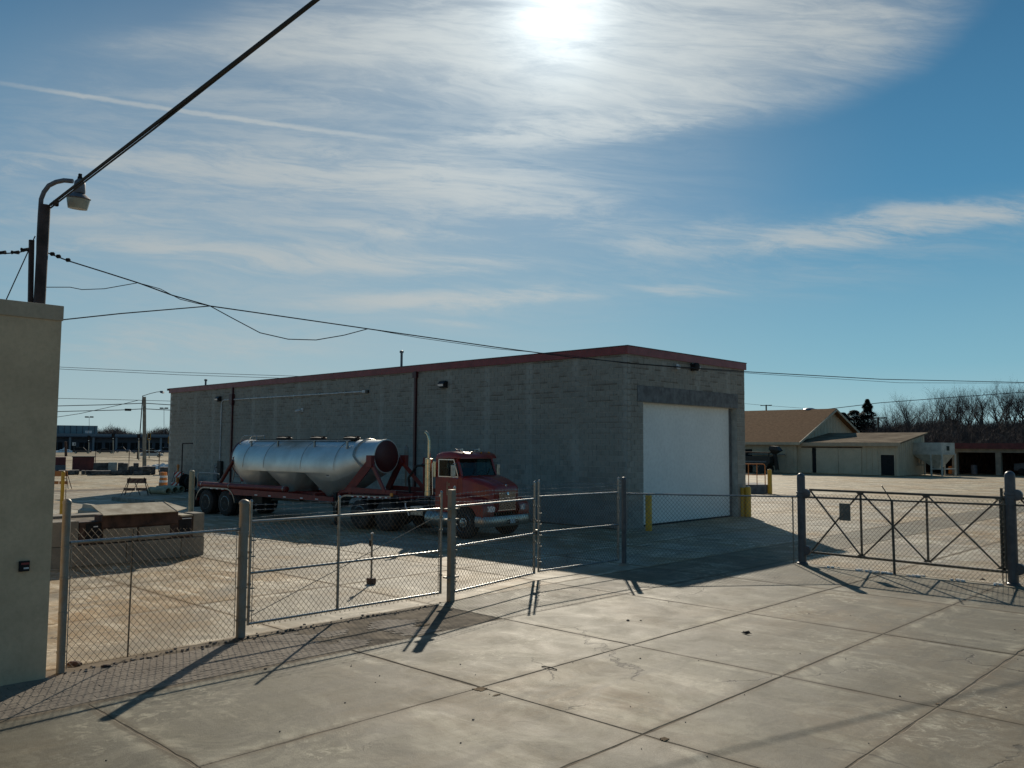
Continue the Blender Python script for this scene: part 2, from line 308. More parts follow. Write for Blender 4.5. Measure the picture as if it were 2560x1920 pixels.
M['rust']=plain('rusted_plate',(.085,.045,.032),.8,.2,sc=3,var=.3,col2=(.035,.022,.018),bmp=.2)
M['plywood']=plain('pale_plywood',(.42,.37,.27),.85,sc=2.5,var=.2,col2=(.25,.20,.13),bmp=.1)
M['brick']=plain('pinkish_paver',(.225,.185,.14),.9,sc=2.2,var=.2,col2=(.185,.15,.115),obj=False,bmp=.4)
def brickm():
    m_=M['brick']; t=NT(m_.node_tree); b=[n for n in m_.node_tree.nodes if n.type=='BSDF_PRINCIPLED'][0]
    src=b.inputs[0].links[0].from_socket; rn=t.n('ShaderNodeObjectInfo').outputs['Random']
    t.t.links.new(t.mix(t.m('MULTIPLY',rn,.3),src,(.16,.13,.10)),b.inputs[0])
brickm()
def shingle():
    m_,t,b=newmat('brown_shingle_roof'); p=wpos(t); n=t.noise(p,3.2,5,.8); n2=t.noise(p,.4,4)
    c=t.mix(t.mr(n,.35,.65),(.165,.085,.042),(.28,.155,.08)); c=t.mix(t.m('MULTIPLY',n2,.3),c,(.24,.16,.095)); setb(t,b,col=c,rough=1.,spec=.05); return m_
M['shingle']=shingle()
M['rolled']=plain('weathered_roll_roofing',(.20,.155,.105),1.,sc=.6,var=.25,col2=(.11,.08,.055),obj=False,spec=.05)
M['siding']=plain('cream_metal_siding',(.54,.44,.31),.7,sc=1,var=.06,obj=False,bmp=0)
M['dark']=plain('dark_opening',(.012,.011,.012),.9,bmp=0)
M['hopper']=plain('pale_grey_hopper',(.50,.50,.44),.6,sc=1.5,var=.15,bmp=0)
M['bark']=plain('grey_brown_bark',(.09,.075,.062),.95,sc=3,var=.2,bmp=0)
M['twig']=plain('bare_twigs',(.075,.054,.047),.95,sc=.5,var=.2,obj=False,bmp=0)
M['thicket']=plain('bare_thicket',(.105,.075,.064),.95,sc=.2,var=.3,obj=False,bmp=0)
M['hill']=plain('leaf_litter_slope',(.075,.052,.042),.95,sc=.15,var=.3,obj=False)
M['needle']=plain('dark_needles',(.022,.034,.018),.8,sc=.8,var=.3,obj=False,bmp=0)
M['pole']=plain('dark_weathered_pole',(.05,.032,.032),.7,sc=4,var=.3,bmp=.2)
M['polegrey']=plain('weathered_grey_wood',(.26,.24,.20),.85,sc=3,var=.2)
M['cable']=plain('black_cable',(.012,.012,.014),.6,bmp=0)
M['lampshade']=plain('frosted_refractor',(.42,.41,.33),.35,var=.1,bmp=0)
M['lampgrey']=plain('grey_cast_housing',(.16,.155,.17),.6,.2,bmp=0)
M['cream']=plain('cream_pipe',(.42,.37,.24),.7,sc=3,var=.12)
M['bluewall']=plain('blue_grey_wall',(.085,.09,.11),.8,sc=.1,var=.1,obj=False,bmp=0)
M['teal']=plain('teal_metal_wall',(.15,.215,.24),.7,sc=.1,var=.08,obj=False,bmp=0)
M['paleband']=plain('pale_roof_band',(.20,.215,.235),.7,obj=False,bmp=0)
M['snow']=plain('old_snow',(.72,.72,.70),.8,sc=1.5,var=.12,obj=False)
M['stone']=plain('rough_grey_stone',(.13,.115,.105),.92,sc=2,var=.35,obj=False,bmp=.4)
M['palewhite']=plain('pale_green_grey_panel',(.36,.40,.37),.7,bmp=0)
M['signwhite']=plain('white_sign',(.6,.6,.6),.6,bmp=0)
M['signback']=plain('grey_sign_back',(.16,.185,.18),.55,.3,bmp=0)
M['maroonbin']=plain('maroon_bin_paint',(.11,.014,.016),.55,sc=2,var=.2)
M['boxgrey']=plain('painted_grey_box',(.11,.13,.15),.5,.1,bmp=0)
M['seat']=plain('blue_grey_seat',(.05,.08,.12),.9,bmp=0)
def stripe(name,cA,cB,ax,per,slant):
    m_,t,b=newmat(name); p=opos(t); x,y,z=t.sep(p); a={'x':x,'y':y}[ax]
    f=t.m('FRACT',t.m('DIVIDE',t.m('ADD',t.m('ADD',a,t.m('MULTIPLY',z,slant)),50),per)); k=t.m('GREATER_THAN',f,.5)
    setb(t,b,col=t.mix(k,cA,cB),rough=.5); return m_
M['stripe']=stripe('red_white_stripes',(.50,.05,.04),(.70,.68,.64),'x',.30,-1.)
M['stripe2']=stripe('brown_orange_stripes',(.16,.045,.03),(.26,.13,.07),'x',.30,-1.)
M['barrel']=stripe('orange_white_bands',(.62,.14,.04),(.70,.68,.62),'x',9.,0)
def carmat(n,c): M[n]=plain(n,c,.25,.2,var=.05,bmp=0,coat=.5)
for n,c in (('silver_car_paint',(.42,.43,.44)),('dark_car_paint',(.03,.032,.04)),('blue_car_paint',(.04,.07,.13)),('white_car_paint',(.6,.6,.6))): carmat(n,c)
# ------------------------------------------------------------------ mesh helper
class MB:
    def __init__(s): s.v=[]; s.f=[]
    def add(s,vs,fs):
        o=len(s.v); s.v+= [tuple(v) for v in vs]; s.f+=[tuple(i+o for i in f) for f in fs]; return s
    def box(s,x0,x1,y0,y1,z0,z1):
        vs=[(x,y,z) for z in(z0,z1) for y in(y0,y1) for x in(x0,x1)]
        return s.add(vs,[(0,2,3,1),(4,5,7,6),(0,1,5,4),(2,6,7,3),(0,4,6,2),(1,3,7,5)])
    def obox(s,c,ax,ay,az,hx,hy,hz):
        c=Vector(c); ax,ay,az=Vector(ax)*hx,Vector(ay)*hy,Vector(az)*hz
        vs=[c+ax*i+ay*j+az*k for k in(-1,1) for j in(-1,1) for i in(-1,1)]
        return s.add(vs,[(0,2,3,1),(4,5,7,6),(0,1,5,4),(2,6,7,3),(0,4,6,2),(1,3,7,5)])
    def bar(s,p,q,wd,ht=None):   # rectangular bar from p to q
        p,q=Vector(p),Vector(q); d=(q-p); L_=d.length; d.normalize(); ht=ht or wd
        up=Vector((0,0,1)) if abs(d.z)<.95 else Vector((1,0,0))
        a=d.cross(up).normalized(); b=a.cross(d).normalized()
        return s.obox((p+q)/2,d,a,b,L_/2,wd/2,ht/2)
    def tube(s,pts,r,n=8,cap=True):
        pts=[Vector(p) for p in pts]; rs=r if isinstance(r,(list,tuple)) else [r]*len(pts); rings=[]; prev=None
        for i,p in enumerate(pts):
            d=(pts[min(i+1,len(pts)-1)]-pts[max(i-1,0)]).normalized()
            if prev is None:
                up=Vector((0,0,1)) if abs(d.z)<.9 else Vector((1,0,0)); a=d.cross(up).normalized()
            else: a=(prev-d*prev.dot(d)).normalized()
            prev=a; b=d.cross(a)
            rings.append([p+(a*math.cos(2*PI*k/n)+b*math.sin(2*PI*k/n))*rs[i] for k in range(n)])
        return s.loft(rings,cap)
    def loft(s,rings,cap=True):
        n=len(rings[0]); vs=[v for r_ in rings for v in r_]; fs=[]
        for i in range(len(rings)-1):
            for k in range(n):
                a,b=i*n+k,i*n+(k+1)%n; fs.append((a,b,b+n,a+n))
        if cap: fs.append(tuple(reversed(range(n)))); fs.append(tuple((len(rings)-1)*n+k for k in range(n)))
        return s.add(vs,fs)
    def lathe(s,c,axis,prof,n=20):  # prof: (distance along axis, radius)
        axis=Vector(axis).normalized(); c=Vector(c); up=Vector((0,0,1)) if abs(axis.z)<.9 else Vector((1,0,0))
        a=axis.cross(up).normalized(); b=axis.cross(a)
        return s.loft([[c+axis*h+(a*math.cos(2*PI*k/n)+b*math.sin(2*PI*k/n))*r_ for k in range(n)] for h,r_ in prof])
    def prism(s,poly,axis,t0,t1):   # poly in the plane across axis
        f={'x':lambda t,a,b:(t,a,b),'y':lambda t,a,b:(a,t,b),'z':lambda t,a,b:(a,b,t)}[axis]; n=len(poly)
        vs=[f(t0,*p) for p in poly]+[f(t1,*p) for p in poly]
        return s.add(vs,[tuple(range(n)),tuple(reversed(range(n,2*n)))]+[(k,(k+1)%n,(k+1)%n+n,k+n) for k in range(n)])
    def mesh(s,name,mat,smooth=None,bevel=None):
        me=bpy.data.meshes.new(name); me.from_pydata(s.v,[],s.f); 
        bm=bmesh.new(); bm.from_mesh(me); bmesh.ops.recalc_face_normals(bm,faces=bm.faces)
        if bevel: bmesh.ops.bevel(bm,geom=[e for e in bm.edges if e.is_manifold and e.calc_face_angle(0)>.5],offset=bevel,segments=2,affect='EDGES',profile=.6)
        bm.to_mesh(me); bm.free(); me.materials.append(mat)
        if smooth:
            me.shade_smooth(); me.set_sharp_from_angle(angle=R(smooth))
        return me
    def build(s,name,mat,parent=None,smooth=None,bevel=None,kind=None,label=None):
        return link(name,s.mesh(name,mat,smooth,bevel),parent,kind,label)
def link(name,me,parent=None,kind=None,label=None):
    o=bpy.data.objects.new(name,me); COL.objects.link(o); o.parent=parent
    if kind: o['kind']=kind
    if label: o['label']=label
    return o
def thing(name,label,cat,loc=(0,0,0),rz=0,group=None,kind=None):
    o=bpy.data.objects.new(name,None); COL.objects.link(o); o.location=loc; o.rotation_euler=(0,0,rz); o.empty_display_size=.3
    return tag(o,label,cat,group,kind)
def tag(o,label=None,cat=None,group=None,kind=None):
    if label: o['label']=label
    if cat: o['category']=cat
    if group: o['group']=group
    if kind: o['kind']=kind
    return o
def dup(o,loc=None,rz=None,label=None,parent=None,scale=None):
    kids=list(o.children); c=o.copy(); COL.objects.link(c)
    if parent is not None: c.parent=parent
    if loc is not None: c.location=loc
    if rz is not None: c.rotation_euler=(0,0,rz)
    if scale is not None: c.scale=scale
    if label: c['label']=label
    for k in kids: dup(k,parent=c)
    return c
# ------------------------------------------------------------------ THE SETTING
BX,BY,BH=-37.9,8.74,6.72      # the shop: x from BX to 0, y from 0 to BY
SUB=-.03
gm=MB(); gm.add([(-1200,-1200,SUB-.02),(1200,-1200,SUB-.02),(1200,1500,SUB-.02),(-1200,1500,SUB-.02)],[(0,1,2,3)])
gnd=gm.build('ground',M['earth'],kind='structure')
jm=MB(); jm.add([(-40,-34,-.007),(26,-34,-.007),(26,26,-.007),(-40,26,-.007)],[(0,1,2,3)])
jb=jm.build('slab_bed',M['dirt'],kind='structure')
pav=thing('pavement',None,None,kind='structure')
xs=[24.5,20.0,17.4,14.98,13.08,10.65,7.93]+[6.05,3.0,-.2,-3.4,-6.8,-10.2,-13.6,-17.0,-20.4,-23.8,-27.2,-30.6,-34,-37.4]
ys=[-33,-29,-25.1,-21.45,-17.78,-14.6,-11.08,-7.5,-4.02,-.5,3.0,6.6,10.2,13.8,17.4,21,24.6]
def slabmesh(x0,x1,y0,y1,near,mat):
    gpx=.006 if near else .009; cx,cy=(x0+x1)/2,(y0+y1)/2; step=.22 if near else .9
    corners=[(x0+gpx,y0+gpx),(x1-gpx,y0+gpx),(x1-gpx,y1-gpx),(x0+gpx,y1-gpx)]; pts=[]
    for i in range(4):
        a,b=Vector(corners[i]),Vector(corners[(i+1)%4]); L_=(b-a).length; k=max(1,int(L_/step)); nrm=Vector((-(b-a).y,(b-a).x)).normalized()
        for j in range(k):
            p=a+(b-a)*(j/k)
            if near and j: p+=nrm*max(-.004,min(.03,.010*noise.noise(Vector((p.x*2.1,p.y*2.1,3)))*2+random.uniform(-.004,.005)+(.014 if random.random()<.03 else 0)))
            pts.append(p)
    n=len(pts); c=Vector((cx,cy)); inn=.55
    z0=random.uniform(-.003,.003)
    ring0=[(p.x-cx,p.y-cy,SUB+.002) for p in pts]; ring1=[(p.x-cx,p.y-cy,z0-.006) for p in pts]
    def ins(p,d): q=p-c; return (q.x*(1-d/ (abs(x1-x0)/2)),q.y*(1-d/(abs(y1-y0)/2)),z0)
    ring2=[ins(p,.012) for p in pts]; ring3=[ins(p,inn) for p in pts]
    vs=ring0+ring1+ring2+ring3; fs=[]
    for r_ in range(3):
        for k in range(n):
            a,b=r_*n+k,r_*n+(k+1)%n; fs.append((a,b,b+n,a+n))
    fs.append(tuple(3*n+k for k in range(n)))
    me=bpy.data.meshes.new('slab'); me.from_pydata(vs,[],fs); me.materials.append(mat)
    at_=me.attributes.new('edge','FLOAT','POINT'); at_.data.foreach_set('value',[0.]*(3*n)+[1.]*n)
    return me,(cx,cy)
for i in range(len(xs)-1):
    for j in range(len(ys)-1):
        x1,x0=xs[i],xs[i+1]; y0,y1=ys[j],ys[j+1]
        if x0>BX and x1<=.1 and y0>=-.6 and y1<=BY: continue
        if x0>=6 and x1<8 and y1<=-14.5: continue
        if x1>8 and y0>=-4.1 and x0>7: m_=M['yard']
        else: m_=M['apron'] if x0>=5.9 else M['yard']
        me,c=slabmesh(x0,x1,y0,y1,(x0>2 and y1<1 and x0<16),m_)
        o=link('slab',me,pav); o.location=(c[0],c[1],0)
# paver strip along the fence
strip=thing('paver_strip',None,None,kind='structure')
def brickmesh(): 
    b=MB(); b.box(-.1035,.1035,-.052,.052,SUB+.002,.0); return b.mesh('brick',M['brick'],bevel=.004)
bme=brickmesh(); cnt=0; rest=MB()
cells=[]
for r_ in range(14):
    x=6.40+r_*.107
    k=0; y=-26.0+(r_%2)*.105
    while y<-14.75:
        edge=7.93-.10*math.sin(y*.9)
        if x<edge and (y<-17.9 or noise.noise(Vector((x*1.5,y*1.2,7)))>-.15+(y+17.9)*.25): cells.append((x,y))
        y+=.21
cells.sort(key=lambda c:(Vector((c[0],c[1],0))-CAMP).length+ (30 if c[1]<-23.6 else 0))
for k,(x,y) in enumerate(cells):
    dz=random.uniform(-.003,.001); rz=PI/2+random.uniform(-.03,.03)
    if k<300:
        o=link('brick',bme,strip); o.location=(x,y,dz); o.rotation_euler=(random.uniform(-.02,.02),random.uniform(-.02,.02),rz)
    else: rest.box(x-.052,x+.052,y-.1035,y+.1035,SUB+.002,dz)
rest.build('brick',M['brick'],strip,kind='stuff')
# road, verge and far ground at the left horizon
def gquad(name,pxs,mat,z,kind='structure'):
    b=MB(); p=[g(*q) for q in pxs]; b.add([(v.x,v.y,z) for v in p],[tuple(range(len(p)))]); return b.build(name,mat,kind=kind)
def band(name,r0,r1,mat,z,xl=-900,xr=700):
    return gquad(name,[(xl,r0),(xr,r0),(xr,r1),(xl,r1)],mat,z)
band('verge',1140,1129,M['grass'],-.040); band('road',1129,1126,M['asphalt'],-.036)
band('verge',1152.5,1150,M['grass'],-.040)
# ------------------------------------------------------------------ THE SHOP (block building)
shop=thing('block_building','long grey concrete block shop with maroon fascia and big white door','building')
DY0,DY1,DH=1.0,8.04,4.67; LINT=(.62,8.12,4.675,5.283)
b=MB(); b.box(BX,-.004-.02,.02,BY-.02,SUB,6.45)
wall=b
# backing walls with an opening: long wall, back wall, far walls, front wall round the door
wm=MB(); wm.box(BX,-.05,.012,.20,SUB,6.46); wm.box(BX,BX+.2,.20,BY,SUB,6.46); wm.box(BX+.2,-.012,BY-.2,BY,SUB,6.46)
wm.box(-.40,-.012,.2,DY0,SUB,6.46); wm.box(-.40,-.012,DY1,BY-.2,SUB,6.46); wm.box(-.40,-.012,DY0,DY1,DH,6.46)
wm.build('wall',M['mortar'],shop)
BL,BHh=.4064,.2032
one={}
def bmesh_block(L_,face):
    k=(round(L_,3),face)
    if k not in one:
        q=MB(); 
        if face=='L': q.box(-L_/2+.007,L_/2-.007,0,.03,-BHh/2+.007,BHh/2-.007)
        else: q.box(-.03,0,-L_/2+.007,L_/2-.007,-BHh/2+.007,BHh/2-.007)
        one[k]=q.mesh('block',M['cmu'])
    return one[k]
blocks=[]
for c in range(32):
    z=(c+.5)*BHh; off=0 if c%2 else BL/2
    # long wall, running -x from the corner
    x=0.0-(off if off else 0)
    if off: blocks.append(('L',-BL/4,z,BL/2))
    while x-BL>BX: blocks.append(('L',x-BL/2,z,BL)); x-=BL
    # front wall
    y=.03 if off==0 else .03; segs=[(y,DY0),(DY1,BY)] if z<DH else ([(y,LINT[0]),(LINT[1],BY)] if z<LINT[3] else [(y,BY)])
    for a,e in segs:
        yy=a; first=(BL/2 if off else BL) if a<.1 or a>8 else BL
        while yy<e-.02:
            l=min(first,e-yy); blocks.append(('F',yy+l/2,z,l)); yy+=l; first=BL
def bpos(bk): return Vector((bk[1],0,bk[2])) if bk[0]=='L' else Vector((0,bk[1],bk[2]))
vis=lambda q:-1 if False else (bpos(q)-CAMP).length
blocks.sort(key=vis); rest=MB()
for k,q in enumerate(blocks):
    dp=random.uniform(-.002,.002)
    if k<300:
        o=link('block',bmesh_block(q[3],q[0]),shop); p=bpos(q)
        o.location=(p.x,dp,p.z) if q[0]=='L' else (dp,p.y,p.z)
    else:
        h=q[3]/2-.007; v_=BHh/2-.007
        if q[0]=='L': rest.box(q[1]-h,q[1]+h,dp,.03,q[2]-v_,q[2]+v_)
        else: rest.box(-.03,dp,q[1]-h,q[1]+h,q[2]-v_,q[2]+v_)
rest.build('block',M['cmu'],shop,kind='stuff')
b=MB(); b.box(-.38,.022,LINT[0],LINT[1],LINT[2],LINT[3]); b.build('lintel',M['lintel'],shop,bevel=.01)
b=MB(); b.box(-.42,-.30,DY0-.03,DY1-.17,.05,DH+.05); dr=b.build('door',M['white'],shop)
b=MB()
for k in range(8): b.box(-.302,-.297,DY0,DY1-.2,.06+k*.58,.06+k*.58+.574)
for k in range(8):
    q=MB(); q.box(-.305,-.294,DY0+.002,DY1-.2,.062+k*.572,.058+(k+1)*.572); q.build('door_section',M['white'],dr,bevel=.002)
b=MB(); b.box(-.40,-.28,DY0,DY1-.17,-.002,.055); b.build('door_seal',M['seal'],dr)
b=MB(); b.box(-.36,-.28,DY1-.19,DY1,0,DH); b.build('door_track',M['lintel'],dr)
# fascia and roof
fz=6.40
def fasc(mb,x0,x1,y0,y1,z0,z1): mb.box(x0,x1,y0,y1,z0,z1)
b=MB(); b.box(BX-.10,.07,-.07,.02,fz,BH-.03); b.box(-.02,.07,.02,BY+.07,fz,BH-.03)
b.build('fascia',M['fascia'],shop)
b=MB(); b.box(BX-.12,.09,-.09,.10,BH-.03,BH); b.box(-.06,.09,.10,BY+.09,BH-.03,BH); b.box(BX-.12,BX+.04,.10,BY+.09,BH-.03,BH); b.box(BX+.04,-.06,BY-.06,BY+.09,BH-.03,BH); b.build('flashing',M['fascia_top'],shop)
b=MB(); b.box(BX-.30,BX-.12,-.12,BY,fz+.18,BH-.01); b.build('gutter',M['fascia_top'],shop)
b=MB(); b.box(BX+.01,-.01,.11,BY-.07,6.42,6.60); b.build('roof',M['rolled'],shop)
# downspouts
for x in (-29.25,-12.02):
    b=MB(); b.box(x-.06,x+.06,-.115,-.005,.25,fz+.02)
    if x<-20:
        b.box(x-.19,x+.17,-.20,-.004,5.45,6.0); b.box(x-.15,x+.13,-.18,-.006,5.34,5.45)
    else:
        b.box(x-.13,x+.13,-.16,-.004,fz-.28,fz-.02)
    b.bar((x,-.06,.28),(x+.0,-.28,.08),.10,.08); b.build('downspout',M['downspout'],shop)
for (x,hh) in ((-14.28,.95),(-34.71,.55)):
    b=MB(); b.lathe((x,.9,6.58),(0,0,1),[(0,.10),(.05,.07),(.1,.06),(hh,.06),(hh,.10),(hh+.10,.10),(hh+.13,.02)],12); b.build('vent_pipe',M['boxgrey'],shop,smooth=40)
# wall lights, cameras, conduit
def wallpack(x,z,face='L',big=1.0):
    t_=thing('wall_light',('dark wall pack light under the fascia to the right of the second downspout' if x>-15 and face=='L' else 'pale glazed wall light left of the first downspout') if face=='L' else 'dark security light with white hood above the white door','light')
    b=MB(); b.prism([(0,-.15),(0,.15),(-.13,.17),(-.27,.03),(-.25,-.08),(-.1,-.14)],'x',-.21,.21)
    h_=b.build('housing',M['fascia_top'],t_,bevel=.012); b=MB(); b.prism([(-.255,-.07),(-.27,.02),(-.285,.015),(-.27,-.08)],'x',-.17,.17); b.build('lens',M['lens'],t_)
    if face=='L': t_.location=(x,-.002,z)
    else: t_.location=(.003,x,z); t_.rotation_euler=(0,0,PI/2)
    return t_
wallpack(-10.05,5.71); wallpack(-30.93,5.76)
def camlight(loc,rz,label):
    t_=thing('security_camera',label,'camera',loc,rz)
    b=MB(); b.box(-.09,.09,-.05,0,-.10,.10); b.build('mount',M['signwhite'],t_,bevel=.01)
    b=MB(); b.tube([(0,-.04,0),(-.05,-.14,-.02),(-.16,-.20,-.03)],.03,8); b.build('arm',M['signwhite'],t_,smooth=40)
    b=MB(); b.lathe((-.12,-.17,-.04),(-.9,-.45,-.15),[(-.04,.05),(.0,.075),(.18,.075),(.2,.06)],12); b.build('body',M['signwhite'],t_,smooth=40)
camlight((-21.6,-.002,4.86),0,'small white camera on the block wall above the tank trailer')
camlight((.003,3.31,6.16),PI/2,'small white camera under the fascia above the white door')
t_=thing('floodlight','dark round floodlight with pale hood at the top of the front wall','light',(.003,4.42,6.22),PI/2)
b=MB(); b.box(-.10,.10,-.06,0,-.16,.16); b.build('mount',M['fascia_top'],t_)
b=MB(); b.lathe((0,-.06,.02),(0,-1,-.1),[(0,.10),(.08,.16),(.2,.17),(.24,.12)],14); b.build('housing',M['dark'],t_,smooth=40)
b=MB(); b.lathe((.20,-.05,-.02),(.35,-1,-.15),[(0,.05),(.05,.09),(.16,.10),(.2,.06)],12); b.build('hood',M['signwhite'],t_,smooth=40)
t_=thing('conduit','thin galvanised conduit bent along the block wall to an end box','conduit')
b=MB(); b.tube([(-30.62,-.05,1.95),(-30.62,-.05,5.35),(-30.58,-.05,5.55),(-30.45,-.05,5.65),(-30.3,-.05,5.68),(-16.1,-.05,5.64)],.038,8); b.build('pipe',M['signwhite'],t_,smooth=40)
b=MB(); b.box(-16.12,-15.86,-.11,-.004,5.57,5.71); b.build('end_box',M['signwhite'],t_,bevel=.01)
b=MB(); b.box(-15.85,-15.66,-.10,-.004,5.55,5.70); b.build('photocell',M['fascia_top'],t_)
for k in range(6):
    x=-29.6+k*2.4; b=MB(); b.box(x-.03,x+.03,-.085,-.004,5.60,5.72); b.build('strap',M['galv'],t_)
t_=thing('electrical_box','dark electrical disconnect box low on the block wall','electrical box',(-30.45,-.002,0))
b=MB(); b.box(-.20,.22,-.20,0,.9,1.95); b.build('cabinet',M['black'],t_,bevel=.01)
b=MB(); b.box(-.75,-.28,-.14,0,.75,1.7); b.build('panel',M['boxgrey'],t_,bevel=.01)
b=MB(); b.box(-.62,-.56,-.16,-.14,1.25,1.36); b.build('label_plate',M['signwhite'],t_)
b=MB(); b.bar((-.22,-.12,1.6),(-.30,-.24,1.55),.05); b.build('switch_handle',M['dark'],t_)
# thin black standpipe beside the left end of the wall
t_=thing('standpipe','thin dark upright pipe with a short right-angle arm beside the wall','pipe',(-33.9,-.9,0))
b=MB(); b.tube([(0,0,0),(0,0,3.0)],.04,8); b.build('upright',M['pole'],t_); b=MB(); b.tube([(0,0,3.0),(.75,.3,3.02)],.035,8); b.build('arm',M['pole'],t_)
# ------------------------------------------------------------------ LEFT BUILDING, utility pole, lamp
lb=thing('stucco_building','beige stucco building end with flat coping at the left edge','building')
b=MB(); b.box(-2.5,6.42,-40,-21.42,SUB,4.60); b.build('wall',M['stucco'],lb)
b=MB(); b.box(-2.51,6.437,-40,-21.403,4.60,4.80); b.build('coping',M['stucco_cap'],lb,bevel=.01)
b=MB(); b.box(-2.4,6.2,-39.9,-21.6,4.80,4.82); b.build('roof',M['rolled'],lb)
p=atX(59,1415,6.42); t_=thing('wall_outlet','small black outlet box with red and white marks on the stucco wall','outlet',(6.423,p.y,p.z))
b=MB(); b.box(0,.035,-.06,.06,-.065,.065); b.build('cover',M['dark'],t_,bevel=.006)
b=MB(); b.box(.035,.039,-.04,.05,.02,.045); b.build('red_mark',M['fascia'],t_); b=MB(); b.box(.035,.039,-.01,.05,-.035,-.015); b.build('white_mark',M['signwhite'],t_)
PB=Vector((4.75,-21.05,0)); DP=(PB-CAMP).dot(FW)
def atd(px,py): return at(px,py,DP)
pt=atd(112,512); pbm=atd(98,770)
t_=thing('utility_pole','dark steel pole with curved lamp arm rising behind the stucco building','utility pole',PB)
inv=lambda v:Vector(v)-PB
pd=(pt-pbm).normalized(); foot=pbm-pd*(pbm.z/pd.z)
b=MB(); b.tube([inv(foot),inv(pt)],[.085,.078],12); b.build('pole',M['pole'],t_,smooth=60)
a0=atd(79,600); a1=atd(76,770); ad=(a0-a1).normalized(); f2=a1-ad*(a1.z/ad.z)
b=MB(); b.bar(inv(f2),inv(a0),.06,.06); b.build('stub_post',M['pole'],t_)
b=MB(); b.tube([inv(atd(*q)) for q in [(95,700),(97,600),(100,540),(103,498),(110,480),(122,464),(140,455),(160,451),(182,453)]],.033,10); b.build('lamp_arm',M['lampgrey'],t_,smooth=60)
lp=thing('yard_lamp','grey yard light with frosted bowl hanging from the curved arm','lamp',atd(199,470))
k_=DP/FOC
b=MB(); b.lathe((0,0,0),(0,0,1),[(-14*k_,13*k_),(-10*k_,14*k_),(8*k_,13*k_),(16*k_,12*k_),(20*k_,8*k_),(22*k_,7*k_)],16); b.build('ballast_housing',M['lampgrey'],lp,smooth=40)
b=MB(); b.lathe((0,0,0),(0,0,1),[(20*k_,6*k_),(28*k_,6*k_),(29*k_,3*k_)],8); b.box(-.02,.02,-.02,.02,28*k_,36*k_); b.build('photocell',M['dark'],lp)
b=MB(); b.lathe((-.01,.0,0),(.12,0,1),[(-27*k_,27*k_),(-25*k_,29*k_),(-13*k_,14*k_),(-12*k_,8*k_)],18); b.build('shade_collar',M['lampgrey'],lp,smooth=40)
b=MB(); b.lathe((-.01,0,0),(.12,0,1),[(-52*k_,22*k_),(-48*k_,23*k_),(-27.5*k_,27*k_)],18); b.build('bowl',M['lampshade'],lp,smooth=40)
def cable(name,label,pts,r,n=5,sag=0,sub=10,group=None,cat='cable'):
    P=[Vector(p) for p in pts]; Q=[]
    for i in range(len(P)-1):
        for k in range(sub):
            f=k/sub; p=P[i].lerp(P[i+1],f); p.z-=sag*4*f*(1-f); Q.append(p)
    Q.append(P[-1]); c=Q[0].copy(); b=MB(); b.tube([q-c for q in Q],r,n)
    o=b.build(name,M['cable']); o.location=c; return tag(o,label,cat,group)
# heavy double service cable overhead
e1=at(790,0,7.6); e2=e1+(e1-atd(125,512)).normalized()*14
cable('service_cable','thick black service cable climbing from the pole top to the upper frame edge',[atd(126,512),e1,e2],[.021]*21,6)
def off(pts,d): return [Vector(p)+Vector(d) for p in pts]
q=[atd(126,520).lerp(e1,f) for f in (0,.25,.5,.75,1)]
for i,qq in enumerate(q): qq.z+=.006*math.sin(i*2.2); qq+=RT*.022*(1 if i else 0)
cable('service_cable','thinner of the twin service cables, running just below the thick one',q+[e2+Vector((.05,0,-.05))],[.012]*51,5)
b=MB(); c_=atd(140,508); b.box(-.03,.03,-.03,.03,-.04,.04); o=b.build('cable_clamp',M['dark']); o.location=c_; tag(o,'small black clamp on the service cable by the pole','clamp')
# long messenger wire crossing the whole yard
def mid(px,py):  # on the wire's vertical plane (runs 17-20 m out)
    d=ray(px,py); o0=Vector((2.5,17.4,0)); o1=Vector((7.5,20.2,0))
    cF=s2(o0-Vector((0,0,0)));  A=CAMP+s2(o0)-Vector((0,0,3)); B_=CAMP+s2(o1)-Vector((0,0,3)); e=(B_-A).normalized(); nrm=Vector((-e.y,e.x,0))
    return CAMP+d*((A-CAMP).dot(nrm)/d.dot(nrm))
W1=[(122,640),(345,707),(525,765)]
cable('messenger_wire','dark wire dropping from the pole down to the splice left of centre',[mid(*q) for q in [(118,632),(170,652),(260,680),(345,707),(430,738),(525,765)]],.010,5,sub=3)
cable('messenger_wire','long sagging wire crossing in front of the block building to the right edge',[mid(*q) for q in [(525,765),(720,793),(920,822),(1240,868),(1430,893),(1600,910),(1860,929),(2200,948),(2600,957)]]+[mid(3000,960)],.010,6,sub=2)
cable('messenger_wire','second wire twisted along the long one, ending at the right edge',[mid(*q) for q in [(920,822),(1050,845),(1240,872),(1430,889),(1560,908),(1900,935),(2250,957),(2600,958)]],.005,5,sub=2)
cable('messenger_wire','slack loop hanging under the splice above the block building',[mid(*q) for q in [(525,765),(580,795),(650,832),(720,848),(790,850),(860,838),(920,822)]],.008,5,sub=3)
cable('messenger_wire','wire running left from the splice to behind the stucco building',[mid(525,765),at(300,784,12.4),at(160,799,12.0),at(60,806,11.8)],.009,5,sub=3)
cable('messenger_wire','thin drooping lead from the pole to the upper wire',[mid(*q) for q in [(112,718),(175,718),(205,724),(260,722),(345,707)]],.006,5,sub=3)
cable('messenger_wire','short second strand joining the upper wire to the splice',[mid(*q) for q in [(345,707),(400,722),(450,748),(490,758),(525,765)]],.006,5,sub=3)
cable('messenger_wire','knotted wire leaving the left side of the pole',[atd(*q) for q in [(78,622),(60,628),(38,632),(5,634),(-60,640)]],.010,5,sub=2)
